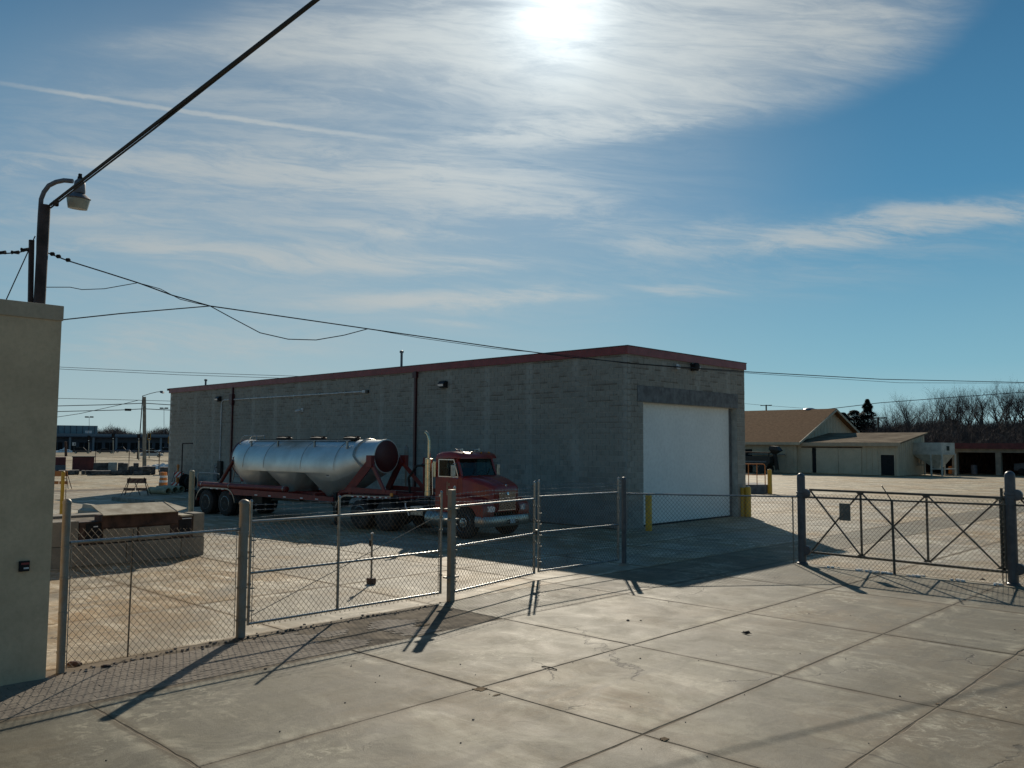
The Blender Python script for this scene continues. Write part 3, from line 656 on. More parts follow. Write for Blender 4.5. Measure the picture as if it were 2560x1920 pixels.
cable('guy_wire','straight thin guy wire slanting down left of the pole',[atd(88,590),atd(13,755),atd(-30,850)],.008,5,sub=2)
for i,(px,py,pl) in enumerate([(131,635,'nearest the pole'),(146,641,'in the middle'),(170,650,'farthest from the pole')]):
    b=MB(); b.lathe((0,0,0),RT,[(-.035,.012),(-.02,.03),(.02,.03),(.035,.012)],8); o=b.build('insulator',M['dark']); o.location=mid(px,py); tag(o,'small round insulator on the wire right of the pole, '+pl,'insulator','insulators on the wire')
for i,(px,py,pl) in enumerate([(62,624,'against the stub post'),(38,631,'in the middle'),(5,631,'at the frame edge')]):
    b=MB(); b.lathe((0,0,0),RT,[(-.05,.03),(-.02,.018),(.05,.03)],8); o=b.build('insulator',M['dark']); o.location=atd(px,py); tag(o,'dark insulator on the wire left of the pole, '+pl,'insulator','insulators on the wire')
# ------------------------------------------------------------------ FENCES AND GATES
PIT=.098     # width of one diamond
def chain(P0,P1,z0a,z1a,z0b,z1b,r=.0037,spike=True,parent=None,org=Vector((0,0,0)),name='chain_link'):
    P0,P1=Vector(P0),Vector(P1); e=(P1-P0); L_=e.length; e.normalize(); nrm=Vector((-e.y,e.x,0)); b=MB()
    lo=lambda s:z0a+(z0b-z0a)*s/L_; hi=lambda s:z1a+(z1b-z1a)*s/L_
    Hm=max(z1a,z1b)-min(z0a,z0b)+.3; k=-int(Hm/PIT)-2
    slope=1.12
    for sg in (1,-1):
        for i in range(-int(Hm/PIT)-3,int((L_+Hm)/PIT)+3):
            s0=i*PIT; pts=[]
            # line z = z00 + sg*slope*(s-s0)
            zb=min(z0a,z0b)-.05 if sg==1 else max(z1a,z1b)+.05
            S=[]; n=60
            a=None
            st,en=(0,L_)
            f=lambda s:zb+sg*slope*(s-s0)
            # clip by solving against bottom and top lines
            mb=(z0b-z0a)/L_; mt=(z1b-z1a)/L_
            sb=(z0a-zb+sg*slope*s0)/(sg*slope-mb); stp=(z1a-zb+sg*slope*s0)/(sg*slope-mt)
            lo_,hi_=max(0,min(sb,stp)),min(L_,max(sb,stp))
            if hi_-lo_<.01: continue
            o=nrm*(r*1.0*sg)
            A=P0+e*lo_+Vector((0,0,f(lo_)))+o-org; B_=P0+e*hi_+Vector((0,0,f(hi_)))+o-org
            b.tube([A,B_],r,3,cap=False)
    me=b.mesh(name,M['wire']); me.shade_smooth(); return link(name,me,parent,'stuff')
def pipe(name,p,q,r,mat,parent,n=10,cap=True): b=MB(); b.tube([p,q],r,n); return b.build(name,mat,parent,smooth=60)
def barb(name,p,q,parent,wob=.012,sag=.0,r=.0035):
    p,q=Vector(p),Vector(q); n=24; pts=[]
    ph=random.uniform(0,6)
    for i in range(n+1):
        f=i/n; v=p.lerp(q,f); v.z+=wob*math.sin(f*9+ph)+wob*.7*math.sin(f*23+ph)-sag*4*f*(1-f); pts.append(v)
    b=MB(); b.tube(pts,r,4)
    for i in range(0,n*1):
        v=pts[i].lerp(pts[i+1],.5); 
        for s_ in (1,-1): b.bar(v-Vector((0,.012*s_,.02)),v+Vector((0,.012*s_,.02)),.003)
    return b.build(name,M['galv'],parent)
def postcap(b,x,y,z,r): b.lathe((x,y,z),(0,0,1),[(0,r*1.12),(.03,r*1.12),(.05,r*.9),(.07,r*.4)],12)
# fence panel between the stucco building and the first gate
P1=Vector((6.28,-21.20,0)); P2=Vector((6.05,-18.52,0)); P3=Vector((6.08,-14.15,0)); P4=Vector((5.45,-7.68,0)); P5=Vector((8.52,-4.15,0)); P6=Vector((13.29,-3.98,0))
t_=thing('chain_link_fence','short chain link fence panel between the stucco building and the wide gate','fence')
b=MB(); b.tube([(P1.x,P1.y,0),(P1.x-.02,P1.y,2.2)],.052,14); postcap(b,P1.x-.02,P1.y,2.19,.052); b.build('post',M['galvold'],t_,smooth=50)
b=MB(); b.tube([P2,P2+Vector((0,0,2.08))],.073,16); postcap(b,P2.x,P2.y,2.06,.073); b.build('post',M['galvold'],t_,smooth=50)
pipe('top_rail',P1+Vector((0,.05,1.68)),P2+Vector((0,-.05,1.67)),.022,M['galv'],t_)
b=MB(); b.tube([(6.14,-20.28,.02),(6.17,-20.28,1.80)],.012,8); b.build('line_post',M['gatepaint'],t_)
chain(P1+Vector((0,.06,0)),P2+Vector((0,-.1,0)),.04,1.86,.04,1.70,parent=t_)
for px_,ps in ((P1,1),(P2,-1)):
    b=MB(); b.tube([px_+Vector((.0,.07*ps if ps>0 else -.11,.03)),px_+Vector((0,.07*ps if ps>0 else -.11,1.7))],.006,6)
    for zz in (.25,.75,1.2,1.6): b.lathe(px_+Vector((0,0,zz)),(0,0,1),[(0,.058 if ps>0 else .086),(.03,.058 if ps>0 else .086)],14)
    b.build('tension_bar',M['galvold'],t_)
def leaf(label,A,B,mids,zt,zm,zb,barbs=True,side=None,brace=False,posth=2.08,frame=True,r=.021):
    t_=thing('chain_link_gate',label,'gate'); A,B=Vector(A),Vector(B); e=(B-A).normalized()
    for p in [A,B]+[A.lerp(B,f) for f in mids]:
        b=MB(); b.tube([(p.x,p.y,zb-.02),(p.x,p.y,posth)],r*1.15,10); b.lathe((p.x,p.y,posth),(0,0,1),[(0,r*1.3),(.02,r*1.3),(.04,r*.6)],10); b.build('upright',M['galv'],t_,smooth=50)
    for z in (zt,zm,zb):
        pipe('rail',A+e*.02+Vector((0,0,z)),B-e*.02+Vector((0,0,z)),r,M['galv'],t_)
    chain(A+e*.03,B-e*.03,zb-.06,zt+.0,zb-.06,zt,parent=t_)
    if barbs:
        for i,z in enumerate((.07,.17,.25)): barb('barbed_wire',A+Vector((0,0,zt+z)),B+Vector((0,0,zt+z)),t_,wob=.008)
    if brace: pipe('brace_cable',A+e*.05+Vector((0,0,zb+.12)),B-e*.05+Vector((0,0,zt-.12)),.006,M['galvold'],t_,6)
    for zz in (zb+.25,zb+.6,zb+1.1,zt-.25):
        for P_ in (A,B+Vector((0,0,.07))): b=MB(); b.lathe(P_+Vector((0,0,zz)),(0,0,1),[(0,r*1.6),(.035,r*1.6)],10); b.build('hinge_band',M['galvold'],t_)
    for P_ in (A+e*.06,B-e*.06): b=MB(); b.tube([P_+Vector((0,0,zb)),P_+Vector((0,0,zt))],.006,6); b.build('tension_bar',M['galvold'],t_)
    for zz in (zb+.2,zb+.55,zb+.8,zb+1.05,zb+1.3): b=MB(); b.bar(A+Vector((0,0,zz)),A+e*.09+Vector((.01,0,zz)),.022); b.build('tie_bolt',M['galvold'],t_)
    return t_
GA=leaf('wide galvanised chain link gate leaf with a middle upright, left of the square post',(5.98,-18.36,0),(5.95,-14.30,0),[.415],1.77,.96,.17,brace=True)
GB=leaf('chain link gate leaf in front of the red truck cab, right of the square post',(5.95,-13.96,0),(5.38,-10.98,0),[],1.80,1.02,.14,posth=2.16)
GC=leaf('chain link gate leaf in front of the shaded block wall',(5.36,-10.82,0),(5.44,-7.90,0),[],1.84,1.03,.16,posth=2.18)
t_=thing('gate_latch','small steel latch joining the two gate leaves at the middle','latch',(5.37,-10.9,1.03)); b=MB(); b.box(-.03,.03,-.12,.12,-.02,.02); b.build('bar',M['rust'],t_); b=MB(); b.box(-.05,.05,-.04,.04,-.06,.07); b.build('fork',M['galvold'],t_)
t_=thing('square_gate_post','square grey steel gate post between the wide leaf and the truck-side leaf','post',P3)
b=MB(); b.box(-.057,.057,-.057,.057,SUB,2.14); b.build('shaft',M['galvold'],t_,bevel=.006)
for zz in (.45,1.55,1.75):
    b=MB(); b.box(-.066,.066,-.15,.13,zz,zz+.03); b.build('hinge',M['galvold'],t_); b=MB(); b.lathe((0,.16,zz+.015),(1,0,0),[(-.03,.015),(.05,.015)],6); b.build('hinge_bolt',M['galvold'],t_)
t_=thing('chain_link_fence','low chain link fence with a single rail in front of the white door','fence')
b=MB(); b.tube([(P4.x,P4.y,0),(P4.x,P4.y,2.16)],.062,16); postcap(b,P4.x,P4.y,2.15,.062); b.build('post',M['charcoal'],t_,smooth=50)
b=MB(); b.lathe((P4.x,P4.y,0),(0,0,1),[(0,.14),(.03,.12),(.05,.08)],12); b.build('post_base',M['blockold'],t_)
pipe('top_rail',P4+Vector((0,.05,1.80)),P5+Vector((-.05,-.05,1.72)),.021,M['galv'],t_)
chain(P4+Vector((.03,.05,0)),P5+Vector((-.08,-.08,0)),.03,1.80,.03,1.72,parent=t_)
for i in range(3): barb('barbed_wire',(P4.x,P4.y,1.9+.09*i),(P4.x-.4,P4.y+.3,1.92+.09*i),t_,wob=.004)
b=MB(); b.tube([P5+Vector((-.16,-.16,.02)),P5+Vector((-.16,-.16,1.72))],.018,8); b.build('tension_post',M['galvold'],t_)
# heavy charcoal posts of the X gate
def heavypost(P,h,label,r=.102,ball=1):
    t_=thing('heavy_gate_post',label,'post',P)
    b=MB(); prof=[(SUB,r),(h-.12,r),(h-.10,r)]+[(h-.10+.11*math.sin(a*PI/12),r*math.cos(a*PI/12)) for a in range(1,6)]+[(h+.008,r*.05)]
    b.lathe((0,0,0),(0,0,1),prof,24); b.build('shaft',M['charcoal'],t_,smooth=45)
    for z in (h-.53,h-.60-.0):
        b=MB(); b.lathe((0,0,z),(0,0,1),[(0,r),(.005,r+.022),(.05,r+.022),(.055,r)],24); b.build('collar',M['charcoal'],t_,smooth=45)
    for z in (h-.52,.36):
        b=MB(); b.lathe((r*1.15,-.02,z),(0,-1,0),[(-.05,.10),(-.045,.125),(.045,.125),(.05,.10)],18); b.build('hinge_roller',M['charcoal'],t_,smooth=45)
    b=MB(); b.lathe((0,0,0),(0,0,1),[(0,r+.035),(.04,r+.03),(.06,r)],20); b.build('base_collar',M['charcoal'],t_)
    return t_
heavypost(P5,2.33,'charcoal round-topped gate post left of the cross-braced gate')
heavypost(P6,2.50,'charcoal round-topped gate post nearest the right edge',.108)
# X gate
def xgate(label,x0,x1,y,bays,zt=1.905,zb=.30,first=True):
    t_=thing('cross_braced_gate',label,'gate'); wd=.055
    b=MB(); b.bar((x0,y,zt),(x1,y,zt),wd,wd); b.build('top_rail',M['gatepaint'],t_,bevel=.004)
    b=MB(); b.bar((x0,y,zb),(x1,y,zb-.03),wd,wd); b.build('bottom_rail',M['gatepaint'],t_,bevel=.004)
    X=[x0+(x1-x0)*0]+list(bays)+[x1]
    for x in list(bays)+[x1-.02]:
        b=MB(); b.box(x-.022,x+.022,y-.022,y+.022,zb+.03,zt-.03); b.build('upright',M['gatepaint'],t_)
    xx=[x0]+list(bays)+[x1]
    for i in range(len(xx)-1):
        a,c=xx[i]+.03,xx[i+1]-.03
        b=MB(); b.bar((a,y-.008,zt-.03),(c,y-.008,zb+.04),.034,.034); b.build('diagonal',M['gatepaint'],t_)
        b=MB(); b.bar((a,y+.03,zb+.04),(c,y+.03,zt-.03),.034,.034); b.build('diagonal',M['gatepaint'],t_)
        for x_,z_ in ((c,zt-.05),(c,zb+.05)):
            b=MB(); b.prism([(x_-.09,z_+(.03 if z_>1 else -.03)),(x_+.12,z_+(.03 if z_>1 else -.03)),(x_+.03,z_-(.06 if z_>1 else -.06))],'y',y-.004,y+.004); b.build('gusset',M['gatepaint'],t_)
    return t_
xgate('dark steel gate with three crossed bays between the two charcoal posts',8.66,13.20,-3.96,[9.975,11.525,13.08])
xgate('next cross-braced gate leaf running off the right edge beyond the post',13.45,18.0,-3.90,[14.95,16.5])
p=atY(2110,1280,-3.92); b=MB(); b.box(-.14,.14,-.008,.008,-.215,.215); o=b.build('sign_panel',M['signback'],bevel=.004); o.location=(9.585,-3.99,1.385); tag(o,'blank grey sign plate hung on the left bay of the cross-braced gate','sign')
t_=thing('chain_link_fence','chain link fence running past the cross-braced gate with one angled-arm post','fence')
FY=-4.22
pipe('top_rail',(8.66,FY,1.72),(13.25,FY,1.765),.022,M['gatepaint'],t_); pipe('top_rail',(13.42,FY,1.77),(18,FY,1.80),.022,M['gatepaint'],t_)
b=MB(); b.tube([(10.84,FY,0),(10.82,FY,1.74)],.030,10); b.build('line_post',M['gatepaint'],t_,smooth=50)
b=MB(); b.bar((10.82,FY,1.73),(10.63,FY-.12,2.10),.035,.02); b.build('barb_arm',M['gatepaint'],t_)
chain((8.68,FY,0),(13.2,FY,0),.02,1.82,.02,1.88,parent=t_); chain((13.42,FY,0),(18,FY,0),.02,1.85,.02,1.9,parent=t_)
b=MB(); b.tube([(13.10,FY+.30,.25),(13.10,FY+.30,2.12)],.03,10)
for k in range(4):
    z=2.10-k*.09; b.tube([(13.10,FY+.3,z),(13.16,FY+.27,z+.03),(13.22,FY+.22,z)],.008,5)
b.build('end_post',M['gatepaint'],t_)
b=MB()
for k in range(12): b.bar((13.13,FY+.02,.3+k*.14),(13.2,FY-.02,.3+k*.14),.02)
b.tube([(13.14,FY+.02,.05),(13.14,FY+.02,1.75)],.012,6); b.tube([(13.22,FY-.03,.05),(13.22,FY-.03,1.85)],.010,6); b.build('tension_bar',M['gatepaint'],t_)
# rubble along the fence foot
b=MB()
for k in range(160):
    x=random.uniform(8.7,13.1); y=FY+random.gauss(.04,.07); s_=random.uniform(.008,.03)
    if noise.noise(Vector((x*1.3,0,5)))<-.05: continue
    b.obox((x,y,s_*.5),(math.cos(k),math.sin(k),0),(-math.sin(k),math.cos(k),0),(0,0,1),s_*1.4,s_,s_*.7)
tag(b.build('gravel',M['snow'],kind='stuff'),None,None)
# ------------------------------------------------------------------ bollards and small yard things
def bollard(p,h,r,label,mat='yellow',group='yellow bollards'):
    t_=thing('bollard',label,'bollard',p,0,group)
    b=MB(); b.lathe((0,0,0),(0,0,1),[(SUB,r),(h-.05,r),(h-.02,r*.85),(h,r*.4)],20); b.build('tube',M[mat],t_,smooth=50)
    b=MB(); b.lathe((0,0,h-.045),(0,0,1),[(0,r*.93),(.03,r*.8),(.055,r*.3)],20); b.build('cap',M['blocktop'],t_,smooth=50); return t_
q=g(1622,1327); bollard(q,1.28,.118,'yellow bollard standing in front of the white door')
q=g(1871,1292); bollard(q,1.30,.125,'right sunlit one of the paired yellow bollards at the corner of the door')
q=g(1857.5,1291); bollard(q,1.27,.125,'left shaded one of the paired yellow bollards at the corner of the door')
dq=g(1925,1234); bollard(dq,topz(dq,1173),.14,'yellow bollard at the end of the loading dock rail')
# loading dock
dl=g(1850,1234); 
t_=thing('loading_dock','low concrete loading dock wall behind the shop corner','dock')
dz=topz(dq,1212); e=(dl-dq).normalized(); nr=Vector((-e.y,e.x,0)); 
if nr.dot(FW)<0: nr=-nr
c_=dq+e*1.8+nr*1.6+Vector((0,0,dz/2)); b=MB(); b.obox(c_,e,nr,(0,0,1),2.0,1.5,dz/2); b.build('dock_wall',M['lintel'],t_)
t_=thing('guard_rail','yellow-orange tubular guard rail on the loading dock','guard rail')
base=dq+e*.25+nr*.15; zt=topz(base,1160); b=MB()
A_=base; B_=base+e*3.2
b.tube([A_+Vector((0,0,dz)),A_+Vector((0,0,zt-.12)),A_+e*.04+Vector((0,0,zt-.04)),A_+e*.12+Vector((0,0,zt)),B_+Vector((0,0,zt))],.032,8); b.build('top_rail',M['orange'],t_,smooth=60)
zmid=topz(base,1187); b=MB(); b.tube([A_+Vector((0,0,zmid)),B_+Vector((0,0,zmid))],.028,8); b.build('mid_rail',M['orange'],t_,smooth=60)
for k in (.55,1.12,1.7,2.3): 
    b=MB(); b.tube([A_+e*k+Vector((0,0,dz)),A_+e*k+Vector((0,0,zt))],.028,8); b.build('baluster',M['orange'],t_,smooth=60)
# pole set in a block behind the wide gate
q=g(928,1460); t_=thing('portable_post','short steel post standing in a small dark foot behind the wide gate','post',q)
b=MB(); b.tube([(0,0,.1),(0,0,1.08)],.022,10); b.build('post',M['galvold'],t_,smooth=50); b=MB(); b.lathe((0,0,1.07),(0,0,1),[(0,.03),(.025,.028),(.03,.01)],10); b.build('cap',M['signwhite'],t_)
b=MB(); b.box(-.09,.09,-.07,.07,0,.13); b.build('foot',M['rust'],t_,bevel=.02); b=MB(); b.box(-.06,-.02,-.03,.03,.80,.94); b.build('padlock_hasp',M['dark'],t_)
# debris on the apron
def lump(px,py,s_,label,mat='dark',nm='stone',cat='debris'):
    q=g(px,py); b=MB(); b.lathe((0,0,0),(0,0,1),[(0,s_),(s_*.5,s_*.95),(s_*.9,s_*.5)],7); o=b.build(nm,M[mat]); o.location=q+Vector((0,0,.003)); o.scale=(1.3,.8,.6); o.rotation_euler=(0,0,px); tag(o,label,cat)
lump(1570,1552,.035,'larger black square lump on the apron in front of the building shadow'); lump(1602,1552,.018,'tiny black speck beside the larger lump on the apron')
lump(664,1673,.02,'single dark pebble on the apron below the wide gate'); lump(186,1662,.085,'dark clod at the foot of the left fence panel','rust'); lump(265,1667,.05,'smaller dark clod right of the first one by the left fence','rust')
# soil gathered at joint crossings and along the long edge joint
b=MB(); rd=random.Random(9)
for (px,py,s_,el) in ((1200,1723,.15,1.6),(1242,1738,.05,3.),(1662,1848,.09,1.6),(1060,1562,.13,2.5),(2344,1760,.04,2.)):
    q=g(px,py); n=22; ang=rd.uniform(0,6); ring=[]; 
    for k in range(n):
        a=2*PI*k/n; r_=s_*(.55+.75*abs(noise.noise(Vector((math.cos(a)*1.7,math.sin(a)*1.7,px*.1))))+rd.uniform(-.08,.08)); ring.append((q.x+r_*math.cos(a)*.6,q.y+r_*math.sin(a)*el*.5,.0045))
    inner=[(q.x+(x-q.x)*.5,q.y+(y-q.y)*.5,.006) for x,y,z in ring]
    base=[(x,y,-.01) for x,y,z in ring]
    b.add(base+ring+inner,[(k,(k+1)%n,(k+1)%n+n,k+n) for k in range(n)]+[(k+n,(k+1)%n+n,(k+1)%n+2*n,k+2*n) for k in range(n)]+[tuple(range(2*n,3*n))])
b.build('joint_soil',M['soil'],kind='stuff')
rd=random.Random(5); b=MB()
for k in range(70):
    px=rd.uniform(-50,2600); py=rd.uniform(1500,1990) if rd.random()<.6 else rd.uniform(1440,1700); q=g(px,py)
    if q.x<6.3 or (q.y>-4.4 and rd.random()<.5): continue
    s_=rd.choice((.004,.004,.005,.006,.008)); b.obox((q.x,q.y,s_*.5),(math.cos(k),math.sin(k),0),(-math.sin(k),math.cos(k),.2),(0,0,1),s_*1.3,s_,s_*.7)
for k in range(170):
    q=P1.lerp(P2,rd.random()) if rd.random()<.5 else P2.lerp(P3,rd.random()); s_=rd.choice((.005,.007,.009,.014)); q=q+Vector((rd.gauss(.10,.08),0,0)); b.obox((q.x,q.y,s_*.5),(math.cos(k),math.sin(k),0),(-math.sin(k),math.cos(k),.2),(0,0,1),s_*1.3,s_,s_*.7)
b.build('loose_grit',M['stone'],kind='stuff')
lump(2457,1449,.04,'dark lump at the foot of the fence near the right post')
q=g(1866,1585); b=MB(); b.add([(-.10,0,.01),(.02,.05,.05),(.08,.0,.02),(.02,-.05,.005)],[(0,1,2),(0,2,3)]); b.add([(-.05,-.05,.01),(.10,.02,.015),(.02,-.02,.04)],[(0,1,2)]); o=b.build('dead_leaf',M['dark']); o.location=q; tag(o,'curled black leaf lying in the middle of the apron','leaf')
q=g(1375,1672); b=MB(); b.tube([(-.12,.06,.012),(0,0,.02),(.10,-.06,.01)],.008,5); o=b.build('stick',M['gatepaint']); o.location=q; o.rotation_euler=(0,0,.6); tag(o,'short dark stick lying beside a slab joint','stick')
# ------------------------------------------------------------------ TRUCK
TO=(-1.68,-6.60,0); TR=R(5.5); YC=1.17
tr_=thing('truck_tractor','maroon red day cab truck parked nose to the right beside the block wall','truck',TO,TR)
tl_=thing('tank_trailer','silver three-hopper dry bulk tank trailer on a faded red frame','trailer',TO,TR)
def wheel(par,x,y,out,kind):    # out: -1 faces the camera side, +1 the wall side
    b=MB(); w_=.14; r_=.52
    prof=[(-w_,.30),(-w_,.46),(-w_+.03,.505),(-w_+.05,.518)]
    for k in range(4):
        a=-w_+.05+k*.045; prof+=[(a+.004,.52),(a+.036,.52),(a+.038,.508),(a+.043,.508)]
    prof+=[(w_-.05,.518),(w_-.03,.505),(w_,.46),(w_,.30)]
    b.lathe((0,0,0),(0,out,0),prof,36); t_=b.mesh('tyre',M['tire'],40)
    wh=bpy.data.objects.new('wheel',t_); COL.objects.link(wh); wh.parent=par; wh.location=(x,y,.52)
    b=MB()
    if kind=='front': b.lathe((0,0,0),(0,out,0),[(-.10,.29),(.10,.29),(.135,.302),(.145,.295),(.12,.275),(.11,.235),(.14,.15),(.145,.11)],32)
    else: b.lathe((0,0,0),(0,out,0),[(-.10,.29),(.10,.29),(.138,.302),(.142,.29),(.11,.27),(.02,.25),(-.02,.20),(-.03,.11)],32)
    b.build('rim',M['alloy'],wh,smooth=35)
    b=MB()
    if kind=='front': b.lathe((0,0,0),(0,out,0),[(.12,.115),(.16,.11),(.20,.085),(.215,.04)],18)
    else: b.lathe((0,0,0),(0,out,0),[(-.04,.13),(.03,.12),(.10,.075),(.14,.07),(.15,.03)],18)
    b.build('hub',M['black'] if kind!='front' else M['wornchrome'],wh,smooth=35)
    if kind=='front':
        b=MB()
        for k in range(10):
            a=k*PI/5; b.lathe((.197*math.cos(a),out*.112,.197*math.sin(a)),(0,out,0),[(0,.026),(.016,.026)],10)
        b.build('hand_hole',M['dark'],wh)
    b=MB()
    for k in range(10):
        a=k*PI/5+.3; h0=.135 if kind=='front' else -.03; b.lathe((.135*math.cos(a),out*h0,.135*math.sin(a)),(0,out,0),[(0,.016),(.03,.014)],6)
    b.build('wheel_nut',M['wornchrome'],wh,kind='stuff'); return wh
wheel(tr_,0,.14,-1,'front'); wheel(tr_,0,2.20,1,'front')
for par,X_ in ((tr_,(-3.65,-4.95)),(tl_,(-13.3,-14.72))):
    for x in X_:
        wheel(par,x,.14,-1,'rear'); wheel(par,x,2.20,1,'rear')
        for y in (.46,1.88):
            b=MB(); b.lathe((x,y,.52),(0,1,0),[(-.13,.3),(-.13,.49),(-.1,.52),(.1,.52),(.13,.49),(.13,.3)],24); b.build('inner_tyre',M['tire'],par,smooth=40)
        b=MB(); b.tube([(x,.2,.52),(x,2.14,.52)],.07,10); b.lathe((x,YC,.52),(0,1,0),[(-.2,.08),(-.12,.19),(.12,.19),(.2,.08)],14); b.build('axle',M['black'],par)
b=MB(); b.tube([(0,.2,.45),(0,2.14,.45)],.06,8); b.build('axle',M['black'],tr_)
for y in (.74,1.52): b=MB(); b.box(-5.7,.75,y,y+.08,.74,1.0); b.build('frame_rail',M['black'],tr_)
# cab
def bx(name,mat,par,*a,bevel=None,label=None): b=MB(); b.box(*a); return b.build(name,mat,par,bevel=bevel,label=label)
C0,C1=.20,2.14
b=MB(); b.prism([(-1.44,.80),(-.42,.80),(-.34,1.02),(-.22,1.10),(-.24,1.95),(-.30,2.0),(-1.44,1.96)],'y',C0,C1); cab=b.build('cab_body',M['red'],tr_,bevel=.035)
b=MB()
ring=lambda x,z0,z1,y0,y1,k=.07:[(x,y0+k,z0),(x,y0,z0+k*.4),(x,y0,z1-k),(x,y0+k,z1),(x,y1-k,z1),(x,y1,z1-k),(x,y1,z0+k*.4),(x,y1-k,z0)]
b.loft([ring(-1.46,2.52,2.70,.25,2.09),ring(-1.2,2.53,2.77,.21,2.13),ring(-.8,2.54,2.79,.20,2.14),ring(-.56,2.55,2.76,.21,2.13),ring(-.40,2.56,2.68,.23,2.11,.03),ring(-.35,2.56,2.61,.26,2.08,.01)]); b.build('roof',M['red'],tr_,smooth=50)
b=MB()
for y in (.26,2.00):
    b.bar((-.32,y+.04,1.93),(-.57,y+.05,2.58),.08,.07); 
b.build('windscreen_pillar',M['red'],tr_,kind='stuff')
for y in (.23,2.03): bx('rear_pillar',M['red'],tr_,-1.45,-1.27,y,y+.08,1.94,2.56,bevel=.01)
b=MB(); b.box(-1.455,-1.405,.3,.72,1.94,2.55); b.box(-1.455,-1.405,1.62,2.04,1.94,2.55); b.box(-1.455,-1.405,.72,1.62,1.94,2.04); b.box(-1.455,-1.405,.72,1.62,2.38,2.55); b.build('rear_wall',M['red'],tr_,kind='stuff')
b=MB(); b.add([(-1.43,.72,2.04),(-1.43,1.62,2.04),(-1.43,1.62,2.38),(-1.43,.72,2.38)],[(0,1,2,3)]); b.build('rear_window',M['glass'],tr_)
b=MB(); b.add([(-.315,.33,1.98),(-.315,2.01,1.98),(-.55,1.98,2.56),(-.55,.36,2.56)],[(0,1,2,3)]); b.build('windscreen',M['glass'],tr_)
b=MB()
for p,q in (((-.31,.32,1.985),(-.31,2.02,1.985)),((-.55,.35,2.555),(-.55,1.99,2.555)),((-.31,.33,1.98),(-.55,.36,2.56)),((-.31,2.01,1.98),(-.55,1.98,2.56))): b.bar(p,q,.028,.02)
b.build('windscreen_seal',M['seal'],tr_,kind='stuff')
for y in (.8,1.55): b=MB(); b.bar((-.30,y,1.99),(-.39,y+.25,2.22),.014,.01); b.build('wiper',M['seal'],tr_)
for y,s_ in ((.222,-1),(2.118,1)):
    b=MB(); b.add([(-1.27,y,1.97),(-.42,y,1.97),(-.62,y,2.53),(-1.27,y,2.53)],[(0,1,2,3)]); b.build('side_window',M['glass'],tr_)
    b=MB(); y2=y+.012*s_
    for p,q in (((-1.28,y2,1.965),(-.40,y2,1.965)),((-1.28,y2,1.96),(-1.28,y2,2.53)),((-1.28,y2,2.525),(-.60,y2,2.525)),((-.41,y2,1.965),(-.61,y2,2.53))): b.bar(p,q,.035,.03)
    b.build('window_frame',M['chrome'] if s_<0 else M['seal'],tr_,kind='stuff')
    b=MB(); b.bar((-.82,y2,1.97),(-.86,y2,2.52),.02,.02); b.build('vent_bar',M['seal'],tr_)
    b=MB(); yy=sorted([C0-.012 if s_<0 else C1+.0,C0 if s_<0 else C1+.012]); b.prism([(-1.30,.95),(-.42,.95),(-.42,1.93),(-1.30,1.93)],'y',yy[0],yy[1]); d_=b.build('door',M['red'],tr_,bevel=.005)
    b=MB(); yh=yy[0]-.03 if s_<0 else yy[1]+.03; b.box(-1.22,-1.10,min(yh,yy[0]),max(yh,yy[1]),1.28,1.38) ; b.build('handle',M['chrome'],d_,bevel=.01)
    b=MB(); 
    for zz in (.50,.72): b.box(-1.15,-.55,(.12 if s_<0 else 1.95),(.4 if s_<0 else 2.22),zz,zz+.035)
    b.build('step',M['wornchrome'],tr_)
# lettering and numbers faded to a few gold marks on the door, as the photograph shows them
b=MB(); yl=C0-.016
for x0,x1,z0,z1 in ((-.90,-.87,1.36,1.80),(-.87,-.74,1.36,1.385),(-.76,-.74,1.36,1.60),(-.84,-.82,1.45,1.60),(-.82,-.78,1.66,1.76),(-.84,-.76,1.42,1.435)): b.box(x0,x1,yl,yl+.003,z0,z1)
b.build('door_decal',M['tan'],tr_,kind='stuff')
bx('side_fairing',M['gold'],tr_,-1.54,-1.40,.17,.21,1.93,2.45,bevel=.012)
pipe('grab_handle',(-1.50,.15,1.35),(-1.54,.15,2.40),.013,M['chrome'],tr_)
# interior
bx('dashboard',M['interior'],tr_,-.55,-.33,.3,2.04,1.80,1.985,bevel=.02)
for y in (.45,1.42): 
    b=MB(); b.box(-1.34,-1.20,y,y+.45,1.45,2.22); b.box(-1.22,-.78,y,y+.45,1.40,1.55); b.build('seat',M['seat'],tr_,bevel=.03)
b=MB(); b.tube([Vector((-.66,1.62,1.98))+Vector((.08*math.sin(a*PI/9),.2*math.cos(a*PI/9),.17*math.sin(a*PI/9))) for a in range(19)],.013,6); b.build('steering_wheel',M['interior'],tr_)
bx('dash_papers',M['lens'],tr_,-.50,-.39,1.05,1.35,1.987,2.0)
# hood
def hr(x,zb,zt,w_,r1=.16,n=5):
    y0,y1=YC-w_/2,YC+w_/2; pts=[(x,y0,zb)]
    for k in range(n+1):
        a=PI-k*PI/2/n; pts.append((x,y0+r1+r1*math.cos(a),zt-r1*.55+r1*.55*math.sin(a)))
    for k in range(n+1):
        a=PI/2-k*PI/2/n; pts.append((x,y1-r1+r1*math.cos(a),zt-r1*.55+r1*.55*math.sin(a)))
    pts.append((x,y1,zb)); return pts
b=MB(); b.loft([hr(-.32,1.0,2.0,1.92,.22),hr(-.05,1.0,1.985,1.88,.24),hr(.12,.95,1.96,1.80,.26),hr(.35,.90,1.90,1.68,.26),hr(.58,.85,1.82,1.52,.24),hr(.76,.85,1.74,1.36,.20),hr(.84,.86,1.67,1.22,.16),hr(.865,.88,1.58,1.10,.12)])
b.build('hood',M['red'],tr_,smooth=60)
